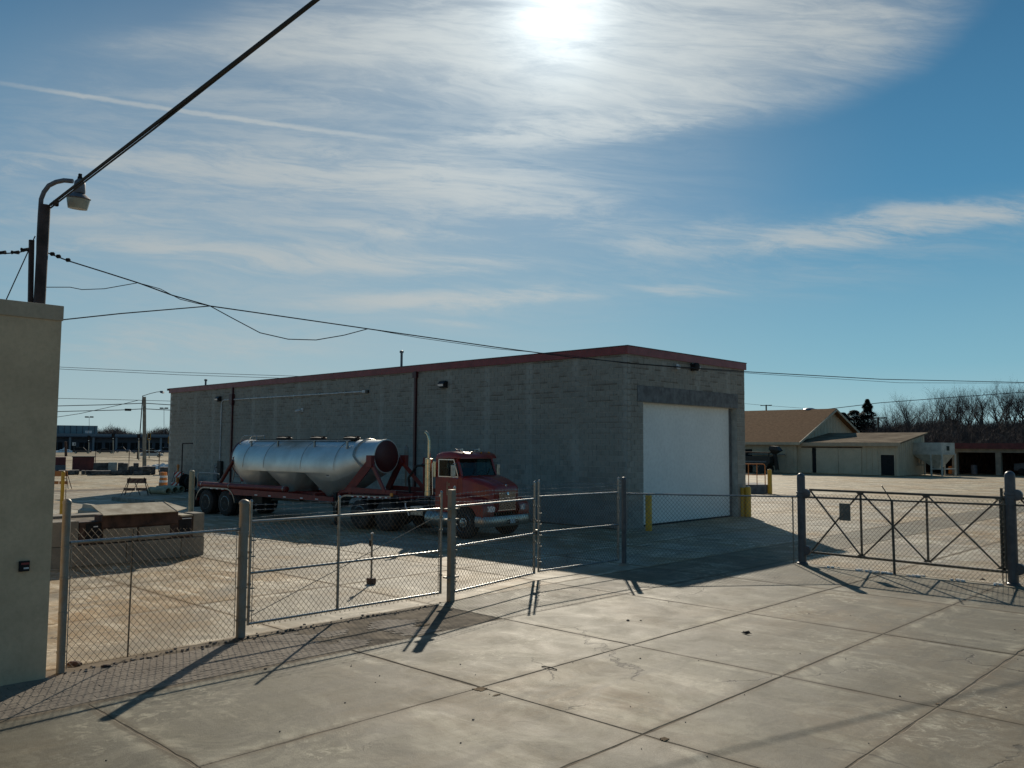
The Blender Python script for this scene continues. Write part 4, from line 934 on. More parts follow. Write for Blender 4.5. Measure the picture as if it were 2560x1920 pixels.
b=MB(); b.loft([hr(-.15,1.95,2.015,.64,.1),hr(.10,1.93,1.99,.60,.1),hr(.5,1.82,1.875,.52,.1),hr(.80,1.66,1.735,.44,.1)]); b.build('hood_crown',M['red'],tr_,smooth=60)
# fenders with the wheel arch cut in
def fender(y0,y1,s_):
    arc=[(-.60*math.cos(a)*1.0,.56+.64*math.sin(a)) for a in [PI*k/12 for k in range(0,12)]]   # from rear over the top to the front
    arc=[(-(.62)*math.cos(PI*k/14),.50+.64*math.sin(PI*k/14)) for k in range(1,14)]
    top=[(.84,.72),(.86,1.00),(.80,1.16),(.62,1.28),(.30,1.37),(-.1,1.40),(-.45,1.33),(-.66,1.16),(-.70,.92)]
    poly=[(-.64,.80)]+arc+[(.64,.68)]+top
    n=len(poly); vs=[]; 
    ys_=[y0,y0+(y1-y0)*.25,y1] if s_<0 else [y1,y1-(y1-y0)*.25,y0]
    rings=[]
    for i,y in enumerate(ys_):
        k=(.94,1,1)[i]; dz_=(-.045,0,.04)[i]
        rings.append([(x*(k if z>1.18 else 1),y,z+(dz_ if z>1.05 else 0)) for x,z in poly])
    b=MB(); 
    for r_ in rings: pass
    vs=[v for r_ in rings for v in r_]; fs=[]
    for i in range(2):
        for k in range(n): a,c=i*n+k,i*n+(k+1)%n; fs.append((a,c,c+n,a+n))
    # side faces as strips between arch and outline
    outer=list(range(len(arc)+2,n)); inner=list(range(0,len(arc)+2))
    fs.append(tuple(range(n))); fs.append(tuple(reversed(range(2*n,3*n))))
    b.add(vs,fs); me=b.mesh('fender',M['red'],50)
    bm=bmesh.new(); bm.from_mesh(me); bmesh.ops.triangulate(bm,faces=[f for f in bm.faces if len(f.verts)>4]); bm.to_mesh(me); bm.free()
    return link('fender',me,tr_)
fender(-.03,.52,-1); fender(1.82,2.37,1)
for y0 in (.0,1.86):
    b=MB(); b.prism([(-.62*math.cos(PI*k/12),.51+.62*math.sin(PI*k/12)) for k in range(13)]+[(-.60*math.cos(PI*k/12),.51+.60*math.sin(PI*k/12)) for k in range(12,-1,-1)],'y',y0,y0+.48); b.build('wheel_well',M['black'],tr_)
# headlights, grille, badge, bumper
for y0,s_ in ((.16,-1),(1.86,1)):
    b=MB(); b.loft([[(.70 if s_<0 else .86,y0,z) if False else (.80+ (-.10 if s_<0 else .02),y0,z) for z in (.86,1.04)]+[(.78,y0,1.04),(.78,y0,.86)]][0:1],False) if False else None
    yA,yB=(y0,y0+.34) if s_<0 else (y0+.34,y0)
    b.loft([[(.74,yA,.90),(.74,yA,1.06),(.84,yA,1.06),(.84,yA,.90)],[(.78,(yA+yB)/2,.88),(.78,(yA+yB)/2,1.07),(.90,(yA+yB)/2,1.07),(.90,(yA+yB)/2,.88)],[(.80,yB,.90),(.80,yB,1.04),(.91,yB,1.04),(.91,yB,.90)]]); b.build('headlight',M['lens'],tr_,smooth=60,bevel=None)
    yC=yA-(.10 if s_<0 else -.10)
    b=MB(); b.loft([[(.66,yC,.91),(.66,yC,1.05),(.76,yC,1.05),(.76,yC,.91)],[(.74,yA,.90),(.74,yA,1.06),(.845,yA,1.06),(.845,yA,.90)]]); b.build('turn_signal',M['amber'],tr_)
bx('grille_frame',M['chrome'],tr_,.84,.875,.72,1.62,.90,.93); 
bx('grille_back',M['dark'],tr_,.845,.868,.74,1.60,.92,1.50)
for k in range(17): bx('grille_bar',M['chrome'],tr_,.866,.892,.755+k*.0505,.766+k*.0505,.92,1.50)
b=MB(); b.lathe((.89,YC,1.44),(1,0,.2),[(0,.05),(.02,.048),(.025,.02)],16); b.build('badge',M['chrome'],tr_,smooth=40)
b=MB(); b.lathe((.80,YC,1.64),(.2,0,1),[(0,.03),(.02,.045),(.08,.04),(.10,.01)],10); b.build('hood_ornament',M['chrome'],tr_,smooth=40)
path=[(.55,-.04),(.80,-.02),(.96,.10),(1.02,.32),(1.04,.8),(1.04,1.54),(1.02,2.02),(.96,2.24),(.80,2.36),(.55,2.38)]
def brow(x,y,i):
    p=Vector(path[max(0,i-1)]); q=Vector(path[min(len(path)-1,i+1)]); d=(q-p).normalized(); nx,ny=d.y,-d.x
    return [(x,y,.42),(x+nx*.03,y+ny*.03,.46),(x+nx*.045,y+ny*.045,.58),(x+nx*.03,y+ny*.03,.70),(x,y,.75),(x-nx*.04,y-ny*.04,.74),(x-nx*.04,y-ny*.04,.43)]
b=MB(); b.loft([brow(x,y,i) for i,(x,y) in enumerate(path)]); b.build('bumper',M['wornchrome'],tr_,smooth=50)
for y in (.95,1.38): b=MB(); b.tube([(1.07,y,.52),(1.16,y,.50),(1.16,y,.60),(1.07,y,.60)],.018,6); b.build('tow_hook',M['black'],tr_)
bx('licence_plate',M['signwhite'],tr_,1.085,1.095,1.02,1.32,.50,.64)
# exhaust
b=MB(); b.lathe((-1.80,.26,0),(0,0,1),[(1.28,.055),(1.30,.13),(2.54,.13),(2.56,.05)],20); ex=b.build('exhaust_stack',M['gold'],tr_,smooth=40)
b=MB(); b.tube([(-1.80,.26,2.5),(-1.80,.26,3.15),(-1.82,.255,3.28),(-1.88,.25,3.38),(-1.97,.24,3.44)],.052,14); b.build('tailpipe',M['gold'],ex,smooth=50)
b=MB(); b.lathe((-1.80,.26,0),(0,0,1),[(2.36,.133),(2.38,.137),(2.53,.137),(2.54,.133)],20); b.lathe((-1.80,.26,0),(0,0,1),[(1.31,.133),(1.32,.137),(1.44,.137),(1.45,.133)],20); b.build('clamp_band',M['gold'],ex,kind='stuff')
b=MB(); b.tube([(-1.80,.26,1.3),(-1.78,.28,1.05),(-1.70,.4,.85),(-1.3,.7,.75)],.05,10); b.build('lower_pipe',M['black'],tr_)
b=MB(); b.lathe((-.5,.33,.56),(-1,0,0),[(0,.24),(.03,.28),(1.27,.28),(1.30,.24)],24); b.build('fuel_tank',M['wornchrome'],tr_,smooth=40)
b=MB(); b.lathe((-1.3,2.0,.56),(1,0,0),[(0,.24),(.03,.28),(.97,.28),(1.0,.24)],18); b.build('fuel_tank',M['wornchrome'],tr_,smooth=40)
for x in (-.8,-1.5): b=MB(); b.lathe((x,.33,.56),(-1,0,0),[(0,.285),(.05,.285)],24); b.build('tank_strap',M['galv'],tr_)
bx('battery_box',M['wornchrome'],tr_,-2.55,-1.95,.15,.55,.62,.92,bevel=.02); bx('deck_plate',M['black'],tr_,-3.0,-1.4,.5,1.85,1.0,1.03)
b=MB(); b.lathe((-4.3,YC,1.06),(0,0,1),[(0,.5),(.08,.48),(.10,.4)],24); b.build('fifth_wheel',M['black'],tr_)
for y in (.55,.95,1.45,1.85): b=MB(); b.lathe((-.50,y,2.74),(.3,0,1),[(0,.035),(.03,.035),(.05,.02)],8); b.build('marker_light',M['amber'],tr_)
for y in (.75,1.62):
    b=MB(); b.lathe((-1.0,y,2.84),(1,0,.05),[(0,.035),(.06,.02),(.20,.025),(.27,.05)],12); b.box(-.95,-.91,y-.01,y+.01,2.72,2.84); b.build('air_horn',M['wornchrome'],tr_,smooth=40)
for x,y,h_ in ((-1.40,.28,3.30),(-.50,2.2,3.40)): b=MB(); b.tube([(x,y,2.0 if x>-1 else 2.5),(x,y,h_)],.005,5); b.build('antenna',M['dark'],tr_)
for y,s_ in ((.02,-1),(2.32,1)):
    b=MB(); b.box(-.50,-.44,y-.09,y+.09,1.98,2.36); m_=b.build('mirror',M['wornchrome'],tr_,bevel=.015)
    b=MB(); b.tube([(-.47,y,2.40),(-.47,y-.12*s_,2.42),(-.46,y-.25*s_,2.42)],.01,6); b.tube([(-.47,y,1.95),(-.45,y-.12*s_,1.92),(-.40,y-.22*s_,1.92)],.01,6); b.build('bracket',M['chrome'],m_)
b=MB(); b.tube([(-2.75,.12,1.02),(-2.72,.10,.9),(-2.62,.10,.78),(-2.55,.1,.60)],.022,6); b.build('mudflap_strap',M['reflect'],tr_)
# fender over the drive wheels, with reflective tape
def tfender(par,path,y0,y1,mat,th=.02,name='wheel_fender'):
    rings=[]
    for i,(x,z) in enumerate(path):
        p=Vector(path[max(0,i-1)]); q=Vector(path[min(len(path)-1,i+1)]); d=(q-p).normalized(); n_=Vector((-d.y,d.x))
        if n_.y<0: n_=-n_
        rings.append([(x,y0,z),(x,y1,z),(x-n_.x*th,y1,z-n_.y*th),(x-n_.x*th,y0-.0,z-n_.y*th-.04)])
    b=MB(); b.loft(rings); return b.build(name,mat,par,smooth=50)
def arcp(cx,cz,r_,a0,a1,n): return [(cx+r_*math.cos(a0+(a1-a0)*k/n),cz+r_*math.sin(a0+(a1-a0)*k/n)) for k in range(n+1)]
for y0 in (-.02,1.76):
    tfender(tl_,arcp(-5.62,.55,.64,PI*.92,PI*.5,8)+[(-4.4,1.20),(-3.32,1.22)],y0,y0+.6,M['galv'])
    tfender(tl_,arcp(-14.80,.50,.66,PI*.95,PI*.5,8)+arcp(-13.22,.50,.66,PI*.5,PI*.05,8),y0,y0+.6,M['galv'])
for k in range(7):
    for nm,mt,x0,x1 in (('tape_white',M['reflect'],-5.35+k*.29,-5.23+k*.29),('tape_red',M['fascia'],-5.23+k*.29,-5.06+k*.29)): bx('reflective_tape',mt,tl_,x0,x1,-.032,-.022,1.125+(k*.004),1.165+(k*.004))
for k in range(3): bx('reflective_tape',M['reflect'],tl_,-14.35+k*.42,-14.17+k*.42,-.034,-.022,1.09,1.125)
bx('side_marker',M['amber'],tl_,-3.36,-3.24,-.03,.02,1.22,1.34,bevel=.01)
# trailer frame
for y in (.62,1.60):
    b=MB(); b.prism([(-15.4,1.0),(-15.4,1.16),(-7.2,1.16),(-6.6,1.30),(-2.9,1.30),(-2.9,1.16),(-6.5,1.14),(-7.2,.92),(-15.0,.92)],'y',y,y+.12); b.build('frame_rail',M['oldred'],tl_)
for k,x in enumerate((-15.3,-13.95,-12.4,-10.8,-9.2,-7.6,-6.2,-4.6,-3.0)):
    b=MB(); z=1.16 if x<-7 else 1.22; b.box(x-.05,x+.05,.1,2.24,z-.1,z); b.build('cross_member',M['oldred'],tl_)
for y in (.0,2.27):
    b=MB(); b.prism([(-13.0,.90),(-6.4,.90),(-6.4,1.06),(-9.0,1.12),(-13.0,1.14)],'y',y,y+.06); b.build('side_rail',M['oldred'],tl_)
for k,x in enumerate((-11.2,-10.3,-9.35,-8.3,-7.4)): bx('reflective_tape',M['reflect'],tl_,x,x+.17,-.012,-.002,.935,.975)
b=MB(); b.lathe((-15.35,.08,1.25),(1,0,0),[(0,.06),(.03,.115),(6.1,.115),(6.13,.06)],16); hs=b.build('hose_tube',M['oldred'],tl_,smooth=45)
for x in (-15.1,-13.05,-9.4): b=MB(); b.lathe((x,.08,1.25),(1,0,0),[(0,.125),(.04,.125)],16); b.build('clamp_band',M['wornchrome'],hs)
b=MB(); b.tube([(-15.36,-.0,1.1),(-15.36,-.0,1.66),(-15.30,0,1.73),(-15.2,.0,1.75),(-13.9,.0,1.75),(-13.75,.0,1.70)],.018,8); b.build('hoop_rail',M['galv'],tl_,smooth=50)
b=MB(); b.tube([(-15.36,2.3,1.1),(-15.36,2.3,1.66),(-15.30,2.3,1.73),(-15.2,2.3,1.75),(-13.9,2.3,1.75)],.018,8); b.build('hoop_rail',M['galv'],tl_,smooth=50)
bx('rear_bumper',M['oldred'],tl_,-15.55,-15.40,.05,2.29,.55,.68); bx('mudflap',M['seal'],tl_,-15.62,-15.60,.02,.62,.25,.9)
# tank: three hoppers, each the hull of upper rings and a small bottom outlet
RZ,RR=2.12,1.06
def arcring(x,r_,zc,zmin,n=40):
    out=[]
    for k in range(n):
        a=2*PI*k/n; z=zc+r_*math.sin(a)
        if z>=zmin: out.append((x,YC+r_*math.cos(a),z))
    if zmin>zc-r_:
        w_=math.sqrt(max(0,r_*r_-(zmin-zc)**2)); out+=[(x,YC-w_,zmin),(x,YC+w_,zmin)]
    return out
XB=[-13.45,-10.85,-8.50,-4.85]; XO=[-12.0,-9.68,-7.36]
def hull(pts,name,mat,par):
    bm=bmesh.new()
    for p in pts: bm.verts.new(p)
    bmesh.ops.remove_doubles(bm,verts=bm.verts,dist=.002)
    r_=bmesh.ops.convex_hull(bm,input=bm.verts); 
    bmesh.ops.delete(bm,geom=list(set(r_['geom_interior'])|set(v for v in bm.verts if not v.link_faces)),context='VERTS')
    bmesh.ops.recalc_face_normals(bm,faces=bm.faces)
    me=bpy.data.meshes.new(name); bm.to_mesh(me); bm.free(); me.materials.append(mat); me.shade_smooth(); me.set_sharp_from_angle(angle=R(26)); return link(name,me,par)
bot=lambda x:[(x+.22*math.cos(a),YC+.52*math.sin(a),.96) for a in [PI*k/12 for k in range(24)]]
zv=1.90
hA=hull(arcring(XB[0],.80,2.38,0)+arcring(XB[0]+.9,RR,RZ,1.6)+arcring(XO[0],RR,RZ,1.34)+arcring(XB[1]-.28,RR,RZ,zv)+bot(XO[0]),'hopper',M['alu'],tl_)
hB=hull(arcring(XB[1]+.28,RR,RZ,zv)+arcring(XO[1],RR,RZ,1.34)+arcring(XB[2]-.28,RR,RZ,zv)+bot(XO[1]),'hopper',M['alu'],tl_)
hC=hull(arcring(XB[2]+.28,RR,RZ,zv)+arcring(XO[2],RR,RZ,1.34)+arcring(XO[2]+.7,RR,RZ,1.62)+arcring(XB[3],.60,2.58,0)+bot(XO[2]),'hopper',M['alu'],tl_)
for x in (XB[1],XB[2]): hull(arcring(x-.30,RR-.001,RZ,zv+.02)+arcring(x+.30,RR-.001,RZ,zv+.02),'saddle_section',M['alu'],tl_)
b=MB(); b.lathe((XB[3],YC,2.58),(1,0,0),[(-.03,.615),(.015,.615),(.02,.60),(.06,.50),(.09,.25),(.10,.02)],40); b.build('front_head',M['headred'],tl_,smooth=40)
b=MB(); b.lathe((XB[3],YC,2.58),(1,0,0),[(-.05,.612),(-.045,.63),(.02,.63),(.025,.612)],40); b.build('head_ring',M['alu'],tl_,smooth=30)
b=MB(); b.lathe((XB[0],YC,2.38),(-1,0,0),[(-.04,.81),(-.03,.83),(.02,.83),(.03,.79),(.08,.6),(.11,.3),(.12,.02)],40); b.build('rear_head',M['headred'],tl_,smooth=40)
for x in (XB[1],XB[2],-12.25,-6.55):
    b=MB(); pts=[(x,YC+(RR+.003)*math.cos(a),RZ+(RR+.003)*math.sin(a)) for a in [PI*(-.02)+PI*1.04*k/40 for k in range(41)]]; b.tube(pts,.009,5); b.build('weld_seam',M['wornchrome'],tl_,smooth=60)
# half-ring stiffener near the front
b=MB(); pts=[]
for k in range(25):
    a=PI*(-.10)+PI*1.2*k/24; x=-5.75+.55*max(0,-(math.sin(a)-.35))*1.2; f=(x+6.55)/( -4.85+6.55); r_=RR+(.60-RR)*f*.93; zc=RZ+(2.58-RZ)*f*.93
    pts.append((x,YC+(r_+.03)*math.cos(a),zc+(r_+.03)*math.sin(a)))
b.tube(pts,.028,8); b.build('stiffener_ring',M['wornchrome'],tl_,smooth=60)
for x in (-10.95,-8.75,-6.75):
    b=MB(); b.lathe((x,YC,3.10),(0,0,1),[(0,.30),(.10,.30),(.11,.34),(.16,.34),(.18,.28),(.20,.06)],22); h_=b.build('manhole',M['black'],tl_,smooth=35)
    b=MB(); b.bar((x-.36,YC,3.31),(x+.36,YC,3.31),.05,.03); b.box(x-.38,x-.30,YC-.05,YC+.05,3.1,3.32); b.box(x+.30,x+.38,YC-.05,YC+.05,3.1,3.32); b.build('clamp_bar',M['rust'],h_)
b=MB(); b.tube([(-12.35,.48,3.05),(-12.30,.48,3.13),(-6.05,.48,3.15)],.020,8); b.build('walkway_rail',M['galv'],tl_,smooth=50)
for x in (-12.2,-10.4,-8.1,-6.2): bx('rail_clip',M['galv'],tl_,x-.03,x+.03,.44,.50,2.85,3.14)
b=MB(); b.box(-12.6,-6.2,.80,1.05,3.17,3.195); b.build('walkway',M['black'],tl_)
for y in (.62,1.02):
    b=MB(); b.tube([(-13.75,y,1.2),(-13.45,y,2.3),(-13.22,y,3.10),(-13.12,y,3.26),(-12.95,y,3.34),(-12.1,y,3.36),(-12.05,y,3.12)],.018,8); b.build('ladder_rail',M['galv'],tl_,smooth=50)
for k in range(8):
    f=k/7; p=Vector((-13.72,.62,1.35)).lerp(Vector((-13.24,.62,3.02)),f); b=MB(); b.tube([p,p+Vector((0,.40,0))],.011,6); b.build('ladder_rung',M['galv'],tl_)
for y in (.12,2.14):
    s_=1 if y<1 else -1
    b=MB(); b.bar((-4.75,y+.28*s_,2.45),(-5.75,y+.02*s_,1.28),.06,.30); b.build('front_strut',M['oldred'],tl_)
    b=MB(); b.bar((-4.70,y+.22*s_,2.30),(-3.75,y,1.32),.06,.14); b.build('front_strut',M['oldred'],tl_)
    b=MB(); b.box(-4.9,-4.62,y+.16*s_-.05,y+.16*s_+.12,2.2,2.62); b.build('strut_bracket',M['oldred'],tl_,bevel=.01)
    b=MB(); b.tube([(-13.2,y+.18*s_,2.3),(-13.95,y,1.22)],.085,10); b.build('rear_strut',M['headred'],tl_)
    b=MB(); b.bar((-13.2,y+.20*s_,2.45),(-12.65,y+.3*s_,1.45),.06,.12); b.build('rear_strut',M['oldred'],tl_)
b=MB(); b.prism([(-5.9,1.28),(-3.2,1.28),(-3.2,1.42),(-5.6,1.46)],'y',.10,.16); b.prism([(-5.9,1.28),(-3.2,1.28),(-3.2,1.42),(-5.6,1.46)],'y',2.16,2.22); b.build('bolster',M['oldred'],tl_,kind='stuff')
for y in (.42,1.85):
    b=MB(); b.box(-6.88,-6.72,y,y+.12,.35,1.2); b.box(-6.84,-6.76,y+.02,y+.1,.05,.4); b.box(-6.95,-6.65,y-.05,y+.17,.0,.05); b.build('landing_leg',M['black'],tl_)
b=MB(); b.bar((-6.8,.5,1.0),(-7.6,.6,1.0),.04); b.bar((-6.8,.5,.6),(-7.5,.6,1.0),.04); b.build('leg_brace',M['black'],tl_)
b=MB(); b.tube([(-12.6,YC,.72),(-6.4,YC,.72)],.05,10)
b.build('discharge_line',M['wornchrome'],tl_)
for x in XO: b=MB(); b.lathe((x,YC,.72),(0,0,1),[(0,.08),(.08,.14),(.24,.15),(.26,.21)],14); b.build('outlet_valve',M['black'],tl_)
b=MB(); b.box(-11.9,-11.2,.35,.8,.55,.9); b.build('air_tank',M['black'],tl_,bevel=.05)
b=MB(); b.tube([(-3.4,1.7,1.3),(-3.4,1.7,2.55)],.05,10); b.lathe((-3.4,1.7,2.2),(0,0,1),[(0,.09),(.15,.09)],10); b.build('riser_pipe',M['oldred'],tl_)
b=MB(); b.tube([(-3.9,1.5,1.2),(-3.95,1.45,1.8),(-3.6,1.5,2.25),(-3.0,1.55,2.3),(-2.4,1.55,2.2),(-1.9,1.5,1.6)],.045,8); b.build('air_hose',M['black'],tl_,smooth=60)
b=MB(); b.tube([(-5.1,2.45,1.3),(-5.1,2.45,3.0)],.035,8); b.lathe((-5.1,2.45,2.3),(0,0,1),[(0,.07),(.05,.09),(.6,.09),(.65,.05)],12); b.build('relief_pipe',M['galvold'],tl_,smooth=40)
# placard on the tank side (white plate with small black lettering)
pl=thing if False else None
b=MB(); b.box(-6.98,-6.80,.145,.155,1.80,1.93); pc=b.build('placard',M['reflect'],tl_)
b=MB()
for k in range(4):
    b.box(-6.965+k*.040,-6.937+k*.040,.141,.146,1.875,1.915); b.box(-6.965+k*.040,-6.94+k*.040,.141,.146,1.82,1.86)
b.build('placard_text',M['dark'],pc,kind='stuff')
# ------------------------------------------------------------------ STORAGE BIN (left)
bn=thing('concrete_bin','weathered two-course concrete block bin behind the left fence panel','bin')
def cblock(x0,x1,y0,y1,z0,z1,mat='blockold',nm='block'):
    b=MB(); j=lambda:random.uniform(-.008,.008); b.box(x0+j(),x1+j(),y0+.006,y1-.006,z0+.003,z1-.003+j()*.5); return b.build(nm,M[mat],bn,bevel=.018)
FX=-3.62
for y0,y1 in ((-19.4,-17.9),(-17.9,-16.4),(-16.4,-14.98),(-14.98,-14.34)): cblock(FX-.62,FX,y0,y1,0,.50)
cblock(FX-.62,FX,-19.4,-18.2,.50,1.12,'blocktop'); cblock(FX-.62,FX,-18.2,-17.56,.50,1.10)
cblock(FX-.62,FX-.02,-14.66,-14.34,.50,1.13)
for x0 in (-6.6,-5.4): 
    for z in (0,.5): cblock(x0-.0,x0+1.15,-14.95,-14.34,z,z+.5+.05*(z>0))
cblock(-6.7,-6.1,-19.2,-15.0,0,.5); cblock(-6.7,-6.1,-19.2,-15.0,.5,1.05)
b=MB(); b.box(-6.08,FX-.63,-19.3,-14.97,.0,.98); b.build('bin_fill',M['yardfill'] if 'yardfill' in M else M['dirt'],bn)
sb=thing('steel_form_box','rusty dark steel form box set into the top course of the concrete bin','steel box')
b=MB(); b.box(FX-.60,FX-.03,-17.54,-14.68,.52,1.06); b.build('shell',M['rust'],sb,bevel=.01)
bx('side_opening',M['dark'],sb,FX-.03,FX-.012,-17.40,-17.02,.56,1.02); bx('side_opening',M['dark'],sb,FX-.03,FX-.012,-15.05,-14.72,.60,.98)
for y0,y1 in ((-16.98,-16.15),(-16.10,-15.30)): bx('cast_panel',M['blockold'],sb,FX-.04,FX-.0,y0,y1,.53,.86,bevel=.01)
bx('front_lip',M['rust'],sb,FX-.5,FX+.03,-17.03,-15.10,.90,1.20,bevel=.01); bx('latch_bar',M['reflect'],sb,FX-.01,FX+.01,-17.22,-17.12,.93,.955); bx('latch_bar',M['reflect'],sb,FX-.01,FX+.01,-14.98,-14.72,1.0,1.02)
ld=thing('folded_lid','pale warped plywood lid sloping over the rusty box','lid')
b=MB(); b.prism([(FX+.28,1.215),(FX+.29,1.235),(FX-.55,1.44),(FX-.56,1.42)],'y',-17.10,-15.28); b.build('board',M['plywood'],ld)
b=MB(); v=[(FX+.28,-15.24,1.22),(FX-.55,-15.44 +.2,1.43),(FX+.02,-14.86,1.27)]; b.add(v+[(x,y,z+.02) for x,y,z in v],[(0,1,2),(5,4,3),(0,3,4,1),(1,4,5,2),(2,5,3,0)]); b.build('flap',M['plywood'],ld)
b=MB(); b.box(FX-.55,FX+.0,-15.0,-14.68,1.06,1.10); b.build('board',M['plywood'],ld)
jbp=g(211,1281); jbq=g(345,1292)
t_=thing('concrete_barrier','long low concrete barrier with sloping top lying behind the bin','barrier')
e=(jbq-jbp); e.z=0; L_=e.length; e.normalize(); nn_=Vector((-e.y,e.x,0))
b=MB(); h0=topz(jbp,1259); prof=lambda h:[(-.30,0),(-.30,.12),(-.12,h*.55),(-.09,h),(.09,h),(.12,h*.55),(.30,.12),(.30,0)]
b.loft([[jbp+e*s_+nn_*a+Vector((0,0,z)) for a,z in prof(h)] for s_,h in ((0,h0),(L_*.98,h0*.62))]); b.build('body',M['blocktop'],t_,bevel=None)
q=g(400,1291); t_=thing('timber_curb','low dark broken curb timber at the edge of the building shadow','timber')
p0=g(285,1250); p1=g(380,1262); b=MB(); b.bar(p0+Vector((0,0,.08)),p1+Vector((0,0,.10)),.25,.2); b.build('beam',M['polegrey'],t_)
# posts
q=g(152,1312); hq=topz(q,1181); t_=thing('yellow_chain_post','tall yellow pipe post with a hanging chain at the stucco building edge','post',q)
b=MB(); b.tube([(0,0,0),(.0,.0,hq)],.062,12); b.lathe((0,0,hq-.01),(0,0,1),[(0,.07),(.04,.06),(.06,.02)],12); b.build('pipe',M['yellow'],t_,smooth=50)
b=MB()
for k in range(22):
    z=hq-.25-k*.06; b.tube([Vector((0,0,z))+RT*.13+Vector((.014*math.cos(a)*(k%2),.014*math.cos(a)*(1-k%2),.035*math.sin(a))) for a in [PI*i/4 for i in range(9)]],.006,4,cap=False)
b.bar(Vector((0,0,hq-.22)),Vector((0,0,hq-.22))+RT*.14,.02); b.build('chain',M['rust'],t_,kind='stuff')
q=g(476,1300); t_=thing('cream_post','tall cream pipe bollard left of the trailer rear wheels','post',q)
hq=topz(q,1176); b=MB(); b.lathe((0,0,0),(0,0,1),[(0,.10),(hq-.03,.10),(hq,.06)],16); b.build('pipe',M['cream'],t_,smooth=50)
# A-frame barricades
def barricade(q,rz,w_,h_,mat,label,x_brace=True):
    t_=thing('barricade',label,'barricade',q,rz)
    for s_ in (-1,1):
        for dy in (-.22,.22):
            b=MB(); b.bar((s_*w_*.5,dy,0),(s_*w_*.27,dy*.12,h_),.045,.03); b.build('leg',M['rust'] if mat!='stripe' else M['galvold'],t_)
    b=MB(); b.box(-w_*.36,w_*.36,-.045,-.02,h_*.68,h_*.96); b.build('top_board',M[mat],t_)
    for x0,x1 in ((-w_*.44,-.03),(.03,w_*.44)): b=MB(); b.box(x0,x1,-.17,-.15,h_*.26,h_*.42); b.build('lower_board',M[mat],t_)
    if x_brace:
        b=MB(); b.bar((-w_*.2,-.2,0),(w_*.05,-.05,h_*.68),.03); b.build('brace',M['rust'],t_); b=MB(); b.bar((w_*.2,-.2,0),(-w_*.05,-.05,h_*.68),.03); b.build('brace',M['rust'],t_)
    return t_
face=math.atan2(RT.y,RT.x)
q=g(341,1238); barricade(q,face,1.55,topz(q,1194),'stripe2','brown-orange A-frame barricade standing alone in the sunny yard')
q=Vector((-34.6,-.75,0)); barricade(q,face-.2,1.0,1.25,'stripe','red and white striped barricade leaning at the left end of the block wall',False)
q=Vector((-38.75,.1,0)); t_=thing('traffic_barrel','orange and white banded barrel at the far corner of the block building','barrel',q)
for k,(z0,z1,mt) in enumerate(((0,.08,'seal'),(.08,.36,'orange'),(.36,.50,'reflect'),(.50,.68,'orange'),(.68,.82,'reflect'),(.82,1.05,'orange'))): b=MB(); b.lathe((0,0,0),(0,0,1),[(z0,.30-.08*z0),(z1,.30-.08*z1)],18); b.build('band',M[mt],t_,smooth=40)
q=g(150,1222); barricade(q,face,1.3,1.2,'orange','orange barricade board showing past the stucco building edge',False)
q=g(412,1229); t_=thing('traffic_cone','orange traffic cone behind the striped barricade','cone',Vector((-35.3,-.5,0)))
b=MB(); b.box(-.2,.2,-.2,.2,0,.04); b.lathe((0,0,.04),(0,0,1),[(0,.16),(1.3,.05),(1.5,.10),(1.62,.05)],14); b.build('body',M['orange'],t_,smooth=40)
for k,(px,py_,lb_) in enumerate(((398,1235,'cream drain pipe lying nearest the camera beside the block wall'),(416,1232,'middle cream drain pipe lying by the block wall'),(432,1230,'rightmost cream drain pipe lying by the block wall'))):
    q=g(px,py_)+Vector((0,0,.2)); b=MB(); d=(RT*.85-FW*.62); d.z=0; d.normalize(); ri,ro=.165,.20
    b.lathe(tuple(-d*.95),d,[(0,ri),(0,ro),(1.9,ro),(1.9,ri),(.01,ri)],20); o=b.build('drain_pipe',M['cream'],smooth=40); o.location=q; tag(o,lb_,'pipe','cream drain pipes')
    b=MB(); b.lathe(tuple(d*.3),d,[(0,ri),(.02,ri*.99)],16); b.build('pipe_bore',M['dark'],o)
q=g(425,1222); t_=thing('hose_reel','dark equipment reel beside the striped barricade against the wall','reel',Vector((-33.2,-.8,0)))
b=MB(); b.lathe((0,0,.6),(1,.3,0),[(-.3,.45),(-.25,.5),(-.22,.2),(.22,.2),(.25,.5),(.3,.45)],18); b.build('drum',M['black'],t_); b=MB(); b.box(-.4,.4,-.4,.4,0,.1); b.bar((-.35,0,.1),(0,0,.6),.06); b.bar((.35,0,.1),(0,0,.6),.06); b.build('stand',M['black'],t_)
